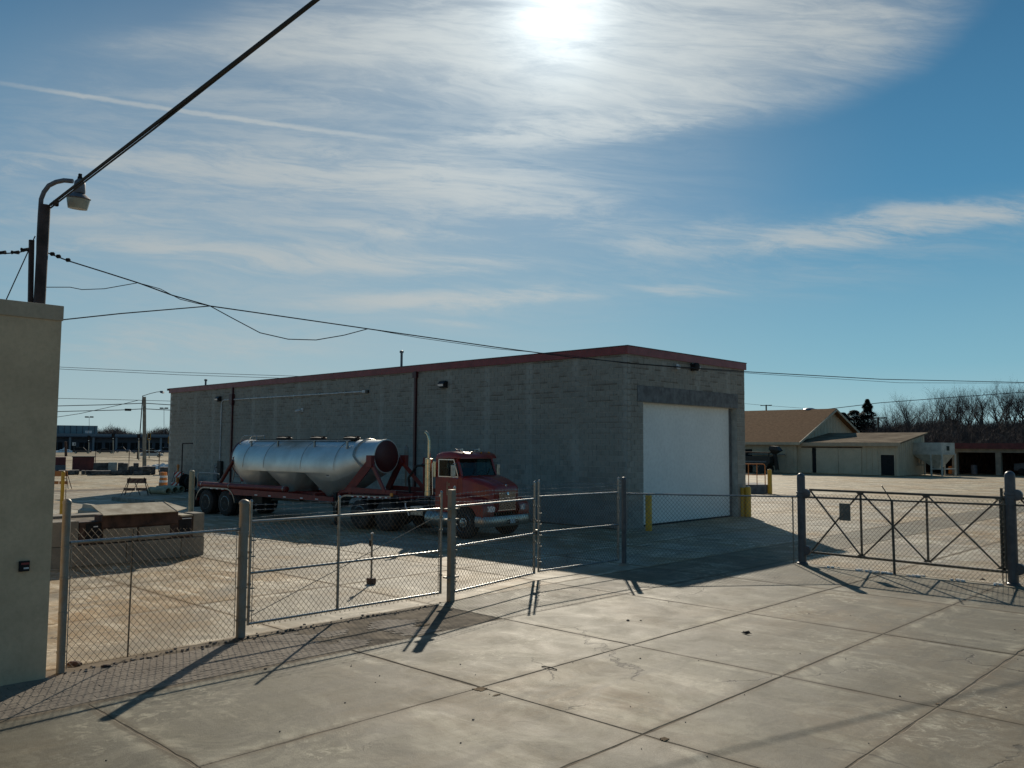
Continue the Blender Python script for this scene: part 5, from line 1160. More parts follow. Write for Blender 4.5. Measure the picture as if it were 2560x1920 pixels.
# ------------------------------------------------------------------ LEFT BACKGROUND
def fr(q):   # local frame facing the camera at a ground point
    d=Vector(q)-CAMP; d.z=0; d.normalize(); return Vector((d.y,-d.x,0)),d
def sz(q,px): return px*((Vector(q)-CAMP).dot(FW))/FOC
def fbox(name,label,cat,x0,x1,rb,rt,th,mat,lumps=0,group=None):
    q=g((x0+x1)/2,rb); r_,d=fr(q); w_=sz(q,x1-x0); h=topz(q,rt); rz=math.atan2(r_.y,r_.x)
    o=thing(name,label,cat,q,rz,group); b=MB()
    if lumps:
        n=0
        cw=w_/lumps; 
        for lay in range(max(1,int(h/.35))):
            z0=lay*.36; 
            if z0>h-.15: break
            for k in range(lumps):
                if random.random()<.18*lay: continue
                c=-w_/2+cw*(k+.5)+random.uniform(-.1,.1)*cw; s1=cw*random.uniform(.5,.62); hh=random.uniform(.34,.40)
                q2=MB(); q2.box(c-s1,c+s1,random.uniform(-.1,.1),th+random.uniform(-.2,.1),z0,z0+hh); q2.build('stone',M[mat],o,bevel=.06)
    else:
        b.box(-w_/2,w_/2,0,th,0,h); b.build('body',M[mat],o,bevel=.02)
    return o,w_,h,q
o,w_,h,q=fbox('dumpster','maroon steel dumpster box standing behind the stone pallets','dumpster',183,232,1176,1142,2.2,'maroonbin')
for k in range(5): bx('rib',M['maroonbin'],o,-w_/2+w_*(k+.5)/5-.05,-w_/2+w_*(k+.5)/5+.05,-.07,0,.1,h-.05)
bx('lip',M['seal'],o,-w_/2-.05,w_/2+.05,-.08,2.25,h-.06,h+.05)
o,w_,h,q=fbox('container','dark maroon container cut off by the stucco building edge','container',120,161,1176,1143,2.0,'maroonbin')
bx('band_dark',M['boxgrey'],o,-w_/2-.02,w_/2+.02,-.04,2.0,0,h*.4)
fbox('stone_pallet','low pallet of grey stone left of the pale panel','stones',206,238,1186,1171,1.5,'stone',4)
fbox('stone_pallet','longer pile of grey stone in front of the dumpster','stones',234,300,1187,1172,1.5,'stone',6)
fbox('concrete_slab_stack','grey slab wall piece standing left of the pale panel','slab',235,274,1184,1157,.8,'stone')
fbox('pale_panel','pale green-grey cabinet standing among the stone piles','cabinet',271,291,1184,1156,.9,'palewhite')
fbox('stone_pile','highest pile of dark rough stone right of the pale panel','stones',296,343,1186,1151,2.2,'stone',4)
fbox('stone_pile','long flat-topped pile of dark stone at the grey pole foot','stones',337,386,1186,1163,2.0,'stone',5)
fbox('stone_pile','last stone pile against the left end of the block building','stones',400,432,1187,1160,2.0,'stone',3)
fbox('stone_pile','small dark stone pile beside the maroon container','stones',150,196,1186,1170,1.8,'stone',4)
def snow(px0,px1,rb,rt,label):
    q=g((px0+px1)/2,rb); r_,d=fr(q); w_=sz(q,px1-px0); h=max(.3,topz(q,rt)); b=MB(); nx,ny=18,6; vs=[]
    for j in range(ny+1):
        for i in range(nx+1):
            u,v=i/nx,j/ny; z=h*math.sin(PI*u)**.6*math.sin(PI*v)**.7*(.5+.8*abs(noise.noise(Vector((u*5,v*3,px0)))))
            p=q+r_*(u-.5)*w_+d*v*w_*.35; vs.append((p.x,p.y,z-.02))
    b.add(vs,[(j*(nx+1)+i,j*(nx+1)+i+1,(j+1)*(nx+1)+i+1,(j+1)*(nx+1)+i) for j in range(ny) for i in range(nx)])
    o=b.build('snow_heap',M['snow']); tag(o,label,'snow')
snow(138,182,1131,1118,'white snow heap beyond the yard at the stucco building edge'); snow(363,440,1172,1153,'long white snow heap behind the stone piles at the grey pole'); snow(372,440,1131,1124,'thin snow bank by the parked cars behind the white signal post')
# near yard fence of thin posts and rails
t_=thing('yard_fence','thin brown pipe fence with sagging rails behind the stone piles','fence'); PX=[(95,1156),(238,1160),(322,1166),(397,1180),(470,1192)]
PT=[1124,1127,1126,1129,1131]; qs=[g(*p) for p in PX]; hs_=[topz(q,t) for q,t in zip(qs,PT)]
for q,h in zip(qs,hs_): b=MB(); b.tube([q,q+Vector((0,0,h))],.05,6); b.build('post',M['cream'] if False else M['rust'],t_)
for f in (.98,.55):
    for i in range(4): b=MB(); b.tube([qs[i]+Vector((0,0,hs_[i]*f)),qs[i+1]+Vector((0,0,hs_[i+1]*f))],.022,5); b.build('rail',M['rust'],t_)
def pole(name,label,cat,pb,ptp,r0,mat,arms=None):
    q=g(*pb); dep=(q-CAMP).dot(FW); tp=at(ptp[0],ptp[1],dep); o=thing(name,label,cat,q); b=MB(); b.tube([(0,0,0),tp-q],[r0,r0*.8],8); b.build('pole',M[mat],o,smooth=60); return o,q,tp,dep
o,q,tp,dep=pole('utility_pole','thick plain grey pole rising right of the cobra-head street light','utility pole',(361,1172),(361,992),.24,'polegrey')
o,q,tp,dep=pole('street_light','leaning dark street light with cobra-head arm curving right','street light',(345,1148),(357,989),.11,'pole')
b=MB(); b.tube([v-q for v in [at(357,990,dep),at(375,984,dep),at(392,980,dep),at(402,979,dep)]],.06,6); b.build('arm',M['pole'],o)
b=MB(); b.loft([[at(400,977,dep)-q,at(400,982,dep)-q,at(400,981,dep-.4)-q],[at(407,977,dep)-q,at(407,984,dep)-q,at(407,983,dep-.6)-q],[at(411,981,dep)-q,at(411,983,dep)-q,at(411,983,dep-.2)-q]]); b.build('lamp_head',M['lampgrey'],o)
for pb,ptp,lb_ in (((223,1124),(223,1043),'left twin-head parking lot light over the dark store'),((410,1127),(410,1021),'right twin-head parking lot light beside the block building')):
    o,q,tp,dep=pole('lot_light',lb_,'street light',pb,ptp,.10,'lampgrey')
    for s_ in (-1,1): b=MB(); c_=at(ptp[0]+s_*6,ptp[1]-.5,dep)-q; r_,d=fr(q); b.obox(c_,r_,d,(0,0,1),sz(q,4.4),.4,sz(q,1.6)); b.build('lamp_head',M['dark'],o)
    b=MB(); b.bar(at(ptp[0]-8,ptp[1],dep)-q,at(ptp[0]+8,ptp[1],dep)-q,.1); b.build('crossarm',M['dark'],o)
def signal(px,rb,rt,label,face_m='dark',lit=False):
    o,q,tp,dep=pole('traffic_signal',label,'traffic light',(px,rb),(px,rt+8),.12,'wornchrome' if face_m=='dark' else 'pole'); r_,d=fr(q); rz=math.atan2(r_.y,r_.x)
    c_=at(px,rt,dep)-q; w_=sz(q,3.6); h=sz(q,8)
    b=MB(); b.obox(c_,r_,d,(0,0,1),w_,.12,h); hd=b.build('backplate',M['yellow' if 'yellow' in label else 'dark'],o)
    b=MB(); b.obox(c_-d*.16,r_,d,(0,0,1),w_*.72,.08,h*.88); b.build('head',M['dark'],hd)
    for k in (-1,0,1): b=MB(); b.lathe(c_-d*.26+Vector((0,0,k*h*.56)),-d,[(0,sz(q,1.4)),(.06,sz(q,1.2))],10); b.build('signal_lens',M['lens'] if k==-1 else M['rust'],o)
    return o
signal(373,1146,1092,'yellow-edged traffic signal on a white post right of the grey pole'); signal(222,1134,1097,'dark traffic signal under the left twin-head light')
signal(283,1135,1092,'dark traffic signal on a bare post in front of the long store'); signal(347,1150,1093,'dark traffic signal at the foot of the leaning street light'); signal(424,1140,1100,'yellow traffic signal half hidden by the block building edge')
o,q,tp,dep=pole('road_sign','small white square road sign in front of the dark store','sign',(185,1130),(185,1113),.05,'lampgrey'); r_,d=fr(q); b=MB(); b.obox(at(185,1110,dep)-q,r_,d,(0,0,1),sz(q,4),.03,sz(q,4)); b.build('panel',M['signwhite'],o)
b=MB(); 
for k in range(2): b.obox(at(183.4+k*3.2,1110.3,dep)-q-d*.05,r_,d,(0,0,1),sz(q,.9),.01,sz(q,1.8))
b.build('mark',M['dark'],o,kind='stuff')
pole('bollard_post','short black post in the road left of the grey pole','post',(344,1147),(345,1126),.18,'dark')
o,q,tp,dep=pole('marker_post','orange-brown marker pylon at the stucco building edge','marker',(165,1141),(164,1104),.30,'rust')
# cars
def car(px,rb,length,paint,label,flip=False,suv=False):
    q=g(px,rb); r_,d=fr(q); rz=math.atan2(r_.y,r_.x)+(PI if flip else 0)+random.uniform(-.1,.1)
    o=thing('parked_car',label,'car',q,rz,'cars on the road and lot beyond the yard'); L_=length; h=1.75 if suv else 1.42; W_=.88
    prof=[(-.5,.28),(-.5,.75),(-.46,.88),(-.36,.94),(.24,.90),(.44,.82),(.5,.66),(.5,.28)]
    b=MB(); b.prism([(x*L_,z) for x,z in prof],'y',-W_,W_); b.build('body',M[paint],o,bevel=.05)
    gp=[(-.40 if suv else -.33,.92),(-.30 if suv else -.22,h),(.06,h),(.22,.90)]
    b=MB(); b.loft([[(x*L_,-W_*k,z) for x,z in gp] for k in (1.,)]+[[(x*L_,W_,z) for x,z in gp]]) ; b.build('windows',M['dark'],o,bevel=.04)
    b=MB(); b.prism([((-.31 if suv else -.23)*L_,h-.02),((-.30 if suv else -.21)*L_,h+.05),(.05*L_,h+.05),(.075*L_,h-.02)],'y',-W_*.95,W_*.95); b.build('roof',M[paint],o)
    for sx in (-.32,.31):
        for y in (-.8,.8): b=MB(); b.lathe((sx*L_,y,.33),(0,1,0),[(-.12,.2),(-.11,.33),(.11,.33),(.12,.2)],14); w_=b.build('wheel',M['tire'],o); b=MB(); b.lathe((sx*L_,y,.33),(0,1,0),[(-.13,.18),(.13,.18)],10); b.build('rim',M['wornchrome'],w_)
    return o
car(379,1143,4.6,'silver_car_paint','silver sedan driving right of the grey pole'); car(381,1133.5,4.4,'white_car_paint','white car partly hidden behind the silver sedan')
car(205,1133.5,4.9,'dark_car_paint','dark car parked under the left twin-head light',suv=True); car(264,1133.5,4.8,'dark_car_paint','dark car parked between the two dark traffic signals')
car(349,1133.5,4.6,'blue_car_paint','dark blue car left of the grey pole'); car(306,1131,4.5,'blue_car_paint','small distant blue car in front of the long store',suv=True); car(420,1134,4.6,'blue_car_paint','dark blue car at the block building edge',suv=True)
# store buildings
def farbox(name,label,px0,px1,rb,rt,th,mat,band=None):
    q=g((px0+px1)/2,rb); r_,d=fr(q); w_=sz(q,px1-px0); h=topz(q,rt); rz=math.atan2(r_.y,r_.x); o=thing(name,label,'building',q,rz)
    b=MB(); b.box(-w_/2,w_/2,0,th,0,h); b.build('wall',M[mat],o)
    if band: b=MB(); b.box(-w_/2-.3,w_/2+.3,-.5,th,h-band,h+.15); b.build('roof_band',M['paleband'],o)
    return o,w_,h,q
o,w_,h,q=farbox('store_building','long low dark store with pale roof band across the left horizon',60,520,1127.5,1086,60,'bluewall',1.1)
for k in range(16): 
    x=-w_/2+w_*(k+.5)/16; b=MB(); b.box(x-1.6,x+1.6,-.08,0,.3,3.2); f_=b.build('window',M['dark'],o); b=MB(); b.box(x-.06,x+.06,-.12,-.08,.3,3.2); b.build('mullion',M['lampgrey'],f_)
for k in range(9): x=-w_/2+w_*(k+.5)/9; bx('column',M['paleband'],o,x-.35,x+.35,-2.6,-2.0,0,h-1.0)
b=MB(); b.box(-w_/2,w_/2,-3.,0,h-1.2,h-.8); b.build('canopy',M['bluewall'],o)
o,w_,h,q=farbox('warehouse','big teal metal building behind the store with white sign boards',40,231,1126.2,1063,50,'teal')
for k in range(14): x=-w_/2+w_*(k+.5)/14; bx('wall_seam',M['bluewall'],o,x-.12,x+.12,-.1,0,0,h)
for x0,x1 in ((213,221),(222.5,229)):
    dep=(q-CAMP).dot(FW)-2; c_=at((x0+x1)/2,1080,dep); b=MB(); r_,d=fr(c_); b.obox(c_,r_,d,(0,0,1),sz(c_,(x1-x0)/2),.2,sz(c_,3.2)); o2=b.build('sign_board',M['signwhite']); o2.parent=o; o2.matrix_parent_inverse=(Matrix.Translation(o.location)@Matrix.Rotation(o.rotation_euler.z,4,'Z')).inverted()
# wires of the left background
for i,(pts,r_,lb_) in enumerate((([(60,1017),(260,1012),(361,1008),(440,1013),(700,1030)],.05,'upper thick wire of the pair on the grey pole'),([(60,1031),(300,1025),(361,1022),(440,1026),(700,1040)],.05,'lower thick wire of the pair on the grey pole'),
   ([(60,994),(250,998),(440,1003),(700,1012)],.03,'highest thin wire on the left horizon'),([(60,1055),(200,1034),(300,1012),(348,1000)],.035,'slanting wire running up to the leaning street light'),
   ([(60,911),(157,918),(450,931),(760,941)],.03,'upper of two faint wires left of the block building roof'),([(60,915),(157,923),(450,937),(760,947)],.03,'lower of two faint wires left of the block building roof'))):
    dep=118; P_=[at(px,py,dep) for px,py in pts]; cable('power_line',lb_,P_,r_,4,sub=2)
c_=at(320,1024.5,117.7); b=MB(); r_,d=fr(c_); b.obox(c_,r_,d,(0,0,1),.42,.2,.15); o=b.build('splice_box',M['dark']); tag(o,'black splice box hanging on the lower wire of the grey pole','splice box')
# ------------------------------------------------------------------ RIGHT BACKGROUND: barn, lean-to, machine, hopper, shed
XG=-26.1; barn=thing('barn','cream barn with brown shingle roof and gable behind the guard rail','barn')
Y0,YA,Y1,ZE,ZA=69.3,79.2,89.1,3.75,7.75; XL=-52
b=MB(); b.prism([(Y0,0),(Y1,0),(Y1,ZE),(YA,ZA-.12),(Y0,ZE)],'x',XL,XG); b.build('wall',M['siding'],barn)
for s_,(ya,yb_) in enumerate(((Y0-.7,YA),(Y1+.7,YA))):
    za=ZE-.28; b=MB(); b.prism([(ya,za),(ya,za+.14),(yb_,ZA+.14),(yb_,ZA)],'x',XL-.5,XG+.7); b.build('roof_slope',M['shingle'],barn)
b=MB(); b.prism([(Y0-.75,ZE-.42),(Y0-.75,ZE-.14),(YA,ZA+.10),(YA,ZA-.16)],'x',XG+.70,XG+.78); b.prism([(Y1+.75,ZE-.42),(Y1+.75,ZE-.14),(YA,ZA+.10),(YA,ZA-.16)],'x',XG+.70,XG+.78); b.build('barge_board',M['siding'],barn,kind='stuff')
bx('eave_board',M['siding'],barn,XL,XG+.7,Y0-.78,Y0-.70,ZE-.45,ZE-.14)
k=0; x=XL+.3
while x<XG-.2: bx('siding_rib',M['siding'],barn,x-.03,x+.03,Y0-.03,Y0,0,ZE-.02); x+=.9
y=Y0+.5
while y<Y1-.3: z=ZE+(ZA-ZE)*(1-abs(y-YA)/(YA-Y0))-.2; bx('siding_rib',M['siding'],barn,XG,XG+.03,y-.03,y+.03,0,z); y+=.9
bx('door_opening',M['dark'],barn,-33.6,-31.75,Y0-.05,Y0-.0,0,2.75)
bx('canopy_shelf',M['polegrey'],barn,-32.0,-27.4,Y0-.5,Y0-.2,2.10,2.22)
b=MB(); b.lathe((-29.2,YA+.6,ZA-.2),(0,0,1),[(0,.9),(.25,.88),(.42,.7),(.52,.4),(.56,.02)],18); b.build('roof_vent',M['galv'],barn,smooth=50)
lean=thing('lean_to','cream lean-to shed with wide sliding doors on the gable end of the barn','shed')
XR,YB=-14.75,78.0; zf,zb_=3.45,4.62
b=MB(); b.prism([(69.62,0),(YB,0),(YB,zb_),(69.62,zf)],'x',XG+.01,XR); b.build('wall',M['siding'],lean)
b=MB(); b.prism([(69.25,zf-.02),(69.25,zf+.14),(YB+.3,zb_+.20),(YB+.3,zb_+.04)],'x',XG+.03,XR+.35); b.build('roof',M['rolled'],lean)
bx('fascia',M['stucco_cap'],lean,XG+.03,XR+.35,69.17,69.25,zf-.26,zf+.12)
bx('door_track',M['rust'],lean,-25.6,-18.6,69.5,69.6,2.98,3.08)
for x0,x1 in ((-25.7,-24.35),(-23.85,-21.3),(-21.26,-18.7)): bx('sliding_door',M['siding'],lean,x0,x1,69.53,69.60,.12,2.96)
bx('door_gap',M['dark'],lean,-24.33,-23.87,69.58,69.618,.1,2.96)
d_=bx('walk_door',M['dark'],lean,-16.58,-15.17,69.55,69.60,.05,2.25); 
for a in ((-16.68,-16.58,69.52,69.6,0,2.35),(-15.17,-15.07,69.52,69.6,0,2.35),(-16.58,-15.17,69.52,69.6,2.25,2.35)): bx('door_frame',M['siding'],lean,*a)
x=XG+.5
while x<XR: bx('siding_rib',M['siding'],lean,x-.02,x+.02,69.59,69.62,0,zf-.3); x+=.62
y=70
while y<YB: bx('siding_rib',M['siding'],lean,XR,XR+.03,y-.02,y+.02,0,zf+(zb_-zf)*(y-69.6)/8.4-.1); y+=.62
# dark conveyor machine in front of the barn
mc=thing('conveyor_machine','black conveyor machine with a flared chute parked in front of the barn','machine',(-30.2,66.6,0),0)
b=MB(); b.prism([(-3.2,.85),(2.2,.85),(2.6,1.2),(2.6,1.95),(-2.6,1.95),(-3.2,1.6)],'y',-1.0,1.0); b.build('body',M['black'],mc,bevel=.04)
b=MB(); b.bar((-3.4,0,2.42),(2.2,0,2.35),.9,.14); b.build('belt_boom',M['rust'],mc); bx('side_tray',M['boxgrey'],mc,-3.0,2.2,-1.06,-1.0,1.25,1.4)
b=MB(); b.loft([[(3.0-.16,-.2,.4),(3.0+.16,-.2,.4),(3.0+.16,.2,.4),(3.0-.16,.2,.4)],[(2.7-.16,-.2,2.2),(2.7+.18,-.2,2.2),(2.7+.18,.2,2.2),(2.7-.16,.2,2.2)],[(2.2,-.5,2.75),(3.5,-.5,2.62),(3.5,.5,2.62),(2.2,.5,2.75)],[(2.35,-.45,3.15),(3.1,-.45,3.1),(3.1,.45,3.1),(2.35,.45,3.15)]]); b.build('chute',M['black'],mc)
for x in (-2.2,-1.1,1.6):
    for y in (-1.0,1.0): b=MB(); b.lathe((x,y,.45),(0,1,0),[(-.13,.25),(-.12,.45),(.12,.45),(.13,.25)],16); b.build('wheel',M['tire'],mc,smooth=40)
for x in (-2.8,2.0): b=MB(); b.bar((x,0,1.9),(x,0,2.4),.1); b.build('boom_stay',M['black'],mc)
# hopper on legs
hq=g(2336,1188); hp=thing('legged_hopper','pale grey steel hopper on four legs beside the lean-to','hopper',(-13.0,75.2,0),R(-12))
b=MB(); Wx,Wy=1.75,1.35
b.loft([[(-Wx,-Wy,2.35),(Wx,-Wy,2.35),(Wx,Wy,2.35),(-Wx,Wy,2.35)],[(-Wx,-Wy,3.62),(Wx,-Wy,3.62),(Wx,Wy,3.62),(-Wx,Wy,3.62)]]); b.build('bin_wall',M['hopper'],hp)
b=MB(); b.loft([[(.35,-.25,.75),(.85,-.25,.75),(.85,.25,.75),(.35,.25,.75)],[(-Wx+.05,-Wy+.05,2.35),(Wx-.05,-Wy+.05,2.35),(Wx-.05,Wy-.05,2.35),(-Wx+.05,Wy-.05,2.35)]]); b.build('cone',M['hopper'],hp)
bx('rim_band',M['hopper'],hp,-Wx-.06,Wx+.06,-Wy-.06,Wy+.06,2.30,2.42)
for x,y in ((.55,-Wy),(Wx,-Wy),(Wx,Wy),(.55,Wy),(-Wx,Wy)): bx('leg',M['hopper'],hp,x-.07,x+.07,y-.07,y+.07,0,2.4)
for y in (-Wy,Wy): b=MB(); b.bar((.55,y,.75),(Wx,y,.75),.1); b.build('tie',M['hopper'],hp)
b=MB(); b.bar((Wx,-Wy,.75),(Wx,Wy,.75),.1); b.build('tie',M['hopper'],hp)
b=MB(); b.bar((-Wx+.1,-.5,2.3),(-Wx+.35,-.5,1.15),.06); b.bar((-Wx+.8,-.5,2.1),(-Wx+.5,-.5,1.15),.06); b.bar((-Wx+.05,-.5,1.1),(-Wx+1.0,-.5,1.15),.08); b.build('side_step',M['polegrey'],hp)
b=MB(); b.prism([(Wx+.001,0)],'x',0,1) if False else b.box(Wx+.0,Wx+.01,-.35,.25,2.75,3.25); b.build('number_patch',M['needle'],hp)
# open shed with maroon fascia
sh=thing('open_shed','long open-front shed with maroon fascia and white posts at the right edge','shed'); SY=82.5; SX0,SX1=-17.0,16
bx('roof',M['rolled'],sh,SX0,SX1,SY-.8,SY+9,3.45,3.60); bx('fascia',M['maroonbin'],sh,SX0,SX1,SY-.95,SY-.8,2.98,3.62); bx('beam',M['blockold'],sh,SX0,SX1,SY-.5,SY-.1,2.55,2.97)
bx('back_wall',M['rust'],sh,SX0,SX1,SY+8.6,SY+8.9,0,3.45); bx('end_wall',M['rust'],sh,SX0,SX0+.2,SY,SY+8.6,0,3.45)
for x in (-12.9,-8.35,-2.0,4.2,10): 
    bx('post',M['blockold'],sh,x-.15,x+.40,SY-.45,SY+.2,0,2.55)
for i,(x,y,r_,h_,mt,lb_) in enumerate(((-11.2,83.8,.35,1.1,'lampgrey','grey drum standing inside the open shed left of the white post'),(-5.3,84.2,.5,.8,'rust','rusty drum inside the open shed right of the white post'),(-13.8,84.2,.3,.9,'orange','orange drum deep in the left bay of the open shed'))):
    t_=thing('drum',lb_,'drum',(x,y,0)); b=MB(); b.lathe((0,0,0),(0,0,1),[(0,r_),(h_*.33,r_),(h_*.34,r_*1.04),(h_*.36,r_),(h_*.66,r_),(h_*.67,r_*1.04),(h_*.69,r_),(h_,r_)],16); b.build('shell',M[mt],t_,smooth=40)
t_=thing('old_vehicle','dark vehicle parked in the shadow of the open shed','vehicle',(-5.2,86,0),0); b=MB(); b.prism([(-2.2,.5),(-2.2,1.3),(-1.2,1.4),(-.9,2.0),(1.0,2.0),(1.4,1.4),(2.3,1.2),(2.3,.5)],'y',-.9,.9); b.build('body',M['boxgrey'],t_,bevel=.06)
for x in (-1.4,1.5): b=MB(); b.lathe((x,-.85,.4),(0,1,0),[(-.12,.25),(-.1,.4),(.1,.4),(.12,.25)],14); b.build('wheel',M['tire'],t_)
# hill behind
def hillz(p):
    q=Vector((p[0],p[1],0))-Vector((CAMP.x,CAMP.y,0)); a=math.atan2(q.dot(RT),q.dot(FW)); dist=q.length
    k=max(0,min(1,(a-.36)/.22)); d=max(0,min(1,(dist-112)/50)); return (k*2.4+2.6)*d*d*(3-2*d)+.0
hb=MB(); vs=[]; nx,ny=46,16
for j in range(ny+1):
    for i in range(nx+1):
        a=.30+.50*i/nx; dist=120+140*j/ny; p=CAMP+FW*0; dirv=Vector((FH.x,FH.y,0))*math.cos(a)+Vector((RH.x,RH.y,0))*math.sin(a)
        x,y=CAMP.x+dirv.x*dist,CAMP.y+dirv.y*dist; vs.append((x,y,hillz((x,y))-.10+ (.3*noise.noise(Vector((x*.07,y*.07,0))) if j>2 else 0)))
hb.add(vs,[(j*(nx+1)+i,j*(nx+1)+i+1,(j+1)*(nx+1)+i+1,(j+1)*(nx+1)+i) for j in range(ny) for i in range(nx)])
hb.build('hill',M['hill'],kind='structure',smooth=80)
# ------------------------------------------------------------------ TREES
def bare_tree(seed,H_,spread=1.0,dense=1.0):
    rnd=random.Random(seed); tr=MB(); cr=MB()
    def seg(mb,p,q,r0,r1,n):
        d=(q-p); 
        if d.length<1e-4: return
        d.normalize(); a=d.orthogonal().normalized(); b_=d.cross(a)
        mb.loft([[p+(a*math.cos(2*PI*k/n)+b_*math.sin(2*PI*k/n))*r0 for k in range(n)],[q+(a*math.cos(2*PI*k/n)+b_*math.sin(2*PI*k/n))*r1 for k in range(n)]],cap=False)
    def grow(p,d,L_,r_,lv):
        n=3 if lv<3 else 2; mb=tr if lv<2 else cr
        for i in range(n):
            q=p+d*(L_/n); rr=r_*(.86 if lv<4 else .8); seg(mb,p,q,r_,rr,5 if lv<2 else 3); p=q; r_=rr
            d=(d+Vector((rnd.uniform(-.16,.16),rnd.uniform(-.16,.16),rnd.uniform(-.03,.12)))).normalized()
            if lv>=1 and lv<5 and rnd.random()<.55*dense:
                s_=Vector((rnd.uniform(-1,1),rnd.uniform(-1,1),rnd.uniform(-.1,.7))).normalized(); grow(p,(d*.5+s_*.8).normalized(),L_*rnd.uniform(.35,.6),r_*.5,lv+1+(lv>2))
        if lv<6:
            m_=rnd.choice((2,3,3)) if lv<5 else 2
            for k in range(m_):
                s_=Vector((rnd.uniform(-1,1),rnd.uniform(-1,1),rnd.uniform(-.15,.5)))*spread
                grow(p,(d*.85+s_*.62).normalized(),L_*rnd.uniform(.58,.82),r_*rnd.uniform(.6,.78),lv+1)
    grow(Vector((0,0,0)),Vector((rnd.uniform(-.06,.06),rnd.uniform(-.06,.06),1)).normalized(),H_*.28,H_*.020,0)
    return tr.mesh('trunk',M['bark']),cr.mesh('crown',M['twig'])
TV=[bare_tree(s_,10.5,sp,dn) for s_,sp,dn in ((1,.9,.9),(2,1.15,.8),(3,.75,1.),(5,1.0,.7),(8,.65,.9))]
def put_tree(k,p,s_,label,group,nm='bare_tree'):
    t_=thing(nm,label,'tree',p,random.uniform(0,6.28),group); t_.scale=(s_*random.uniform(.9,1.1),)*2+(s_,)
    link('trunk',TV[k][0],t_); link('crown',TV[k][1],t_); return t_
def dirpt(px,dist):
    d=ray(px,1114); d.z=0; d.normalize(); return Vector((CAMP.x,CAMP.y,0))+d*dist
rt=random.Random(11)
named=[(2560,150,1.28,1,'tallest bare tree at the right frame edge'),(2462,158,1.22,3,'tall wide-crowned bare tree over the open shed post'),(2397,160,1.05,2,'dense ivy-dark bare tree left of the tall wide-crowned one'),(2370,165,1.12,0,'forked leaning bare tree behind the legged hopper'),(2285,170,1.12,4,'tall slender bare tree poking above the lean-to end'),(2520,170,.95,1,'lower bare tree between the two tallest at the right')]
for px,dist,s_,k,lb_ in named:
    p=dirpt(px,dist); p.z=hillz(p)-.2; put_tree(k,p,s_,lb_,None)
for i in range(88):
    px=2112+ i*6.0+rt.uniform(-8,8); dist=rt.uniform(140,205); p=dirpt(px,dist); p.z=hillz(p)-.3
    put_tree(rt.randrange(5),p,rt.uniform(.70,1.05)*(dist/165)*(.78+.36*min(1,(px-2130)/220)),'bare grey-brown tree in the crowded treeline behind the shed and lean-to','bare trees of the right treeline')
for i in range(26):
    px=225+i*9+rt.uniform(-5,5); dist=rt.uniform(395,440); p=dirpt(px,dist)
    put_tree(rt.randrange(5),p,rt.uniform(.8,1.05),'distant bare tree rising above the long dark store','bare trees over the store')
# thickets: twigs nobody could count
def thicket(name,n,fn,mat,L_,r_):
    rnd=random.Random(4); b=MB()
    for i in range(n):
        p=fn(rnd); d=Vector((rnd.uniform(-.7,.7),rnd.uniform(-.7,.7),1)).normalized(); l=L_*rnd.uniform(.4,1.2); w_=Vector((rnd.uniform(-1,1),rnd.uniform(-1,1),0)).normalized()*r_
        q=p+d*l*.5; q2=q+Vector((rnd.uniform(-.5,.5),rnd.uniform(-.5,.5),.8)).normalized()*l*.5
        b.add([p-w_,p+w_,q+w_*.7,q-w_*.7,q2],[(0,1,2,3),(3,2,4)])
        for k in range(3):
            s_=p.lerp(q2,rnd.uniform(.2,.9)); e_=s_+Vector((rnd.uniform(-1,1),rnd.uniform(-1,1),rnd.uniform(.1,1))).normalized()*l*.4; b.add([s_-w_*.5,s_+w_*.5,e_],[(0,1,2)])
    me=bpy.data.meshes.new(name); me.from_pydata(b.v,[],b.f); me.materials.append(mat); return link(name,me,None,'stuff')
def fnA(r_):
    px=r_.uniform(2120,2680); dist=r_.uniform(118,190)**1.0; p=dirpt(px,dist); k=min(1,max(0,(px-2150)/250)); p.z=hillz(p)+r_.uniform(-.2,1.0*k+.2)+(1.3 if px<2400 and r_.random()<.5 else 0)+(1.2*abs(noise.noise(Vector((p.x*.1,p.y*.1,3))))); return p
thicket('brush_thicket',42000,fnA,M['thicket'],2.3,.04)
def fnB(r_):
    px=r_.uniform(215,470); p=dirpt(px,r_.uniform(385,425)); p.z=r_.uniform(0,5.2)*(.7+.3*math.sin(px*.05)); return p
thicket('far_woods',9000,fnB,M['thicket'],5.5,.16)
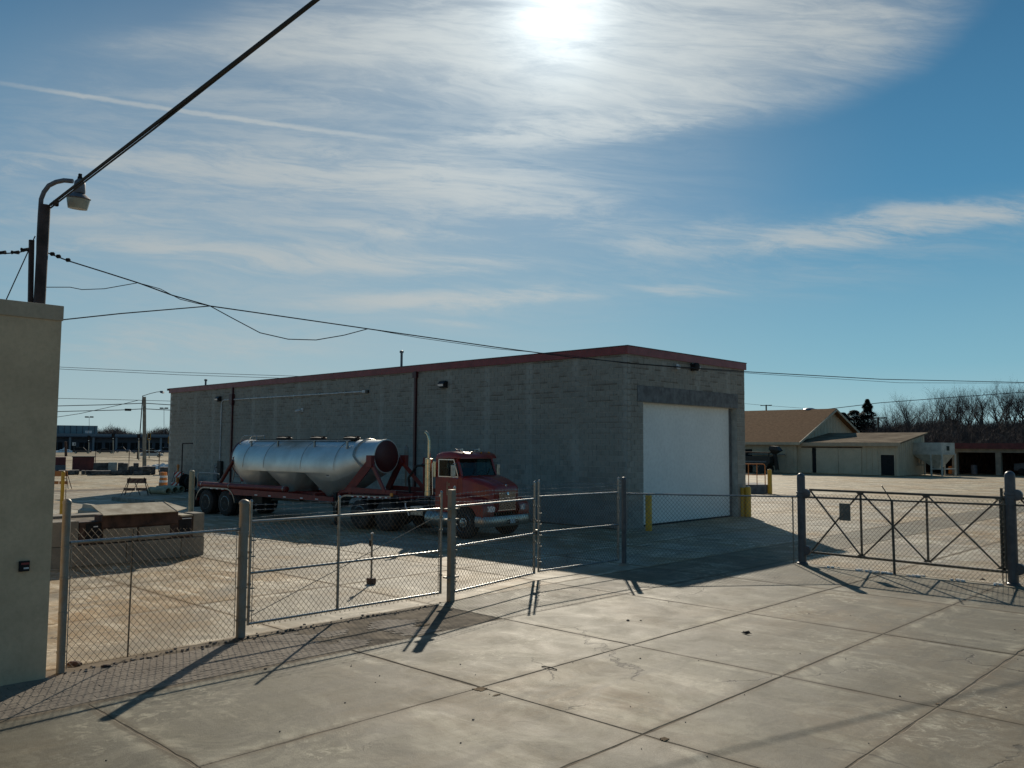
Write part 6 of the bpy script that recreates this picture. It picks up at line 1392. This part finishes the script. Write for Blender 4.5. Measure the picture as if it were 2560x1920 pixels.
# evergreens
def conifer(label,px,dist,H_,W_,seed,roundish=False):
    rnd=random.Random(seed); p=dirpt(px,dist); p.z=hillz(p)-.3; o=thing('evergreen_tree',label,'tree',p); b=MB(); b.tube([(0,0,0),(0,0,H_*.95)],[.22,.03],7); b.build('trunk',M['bark'],o)
    b=MB()
    for i in range(8000):
        f=rnd.random()**.8; z=H_*(.10+.9*f); prof=(1-f)**.75 if not roundish else math.sqrt(max(0,1-(2*f-1)**2))*.9
        lay=.75+.25*math.sin(f*38+rnd.uniform(-.4,.4)); a=rnd.uniform(0,2*PI); r_=W_*prof*lay*math.sqrt(rnd.uniform(.15,1)); c=Vector((math.cos(a)*r_,math.sin(a)*r_,z-r_*.18))
        u=Vector((math.cos(a),math.sin(a),rnd.uniform(-.5,.1)))*rnd.uniform(.16,.36); w_=Vector((-math.sin(a),math.cos(a),rnd.uniform(-.3,.3)))*rnd.uniform(.08,.16)
        b.add([c-w_,c+w_,c+u*.9+w_*.3,c+u-w_*.3],[(0,1,2,3)])
    me=bpy.data.meshes.new('crown'); me.from_pydata(b.v,[],b.f); me.materials.append(M['needle']); link('crown',me,o)
conifer('tall dark spruce behind the lean-to roof',2171,150,8.7,3.2,1); conifer('rounder dark evergreen left of the tall spruce',2137,152,7.0,3.6,2,True); conifer('dark evergreen just right of the barn gable',2108,149,6.8,2.6,3,True)
# utility poles on the right horizon
for px,pt_,rb,dist,lb_ in ((2197,1043,0,140,'small wooden utility pole with crossarm beside the tall spruce'),(1917,1012,0,190,'wooden utility pole with crossarm showing over the barn roof')):
    p=dirpt(px,dist); h=topz(p,pt_); o=thing('utility_pole',lb_,'utility pole',p); b=MB(); b.tube([(0,0,0),(0,0,h)],.16,7); b.build('pole',M['bark'],o); r_,d=fr(p); b=MB(); b.bar(Vector((0,0,h-.15))-r_*1.2,Vector((0,0,h-.1))+r_*1.2,.14,.16); b.build('crossarm',M['bark'],o)
cable('power_line','thin power line rising to the right above the treeline',[at(2050,1025,140),at(2200,1007,138),at(2400,992,136),at(2700,970,132)],.05,4,sub=3)
cable('power_line','second thin power line over the barn ridge',[at(1850,1008,190),at(1917,1014,190),at(2060,1024,180)],.03,4,sub=3)
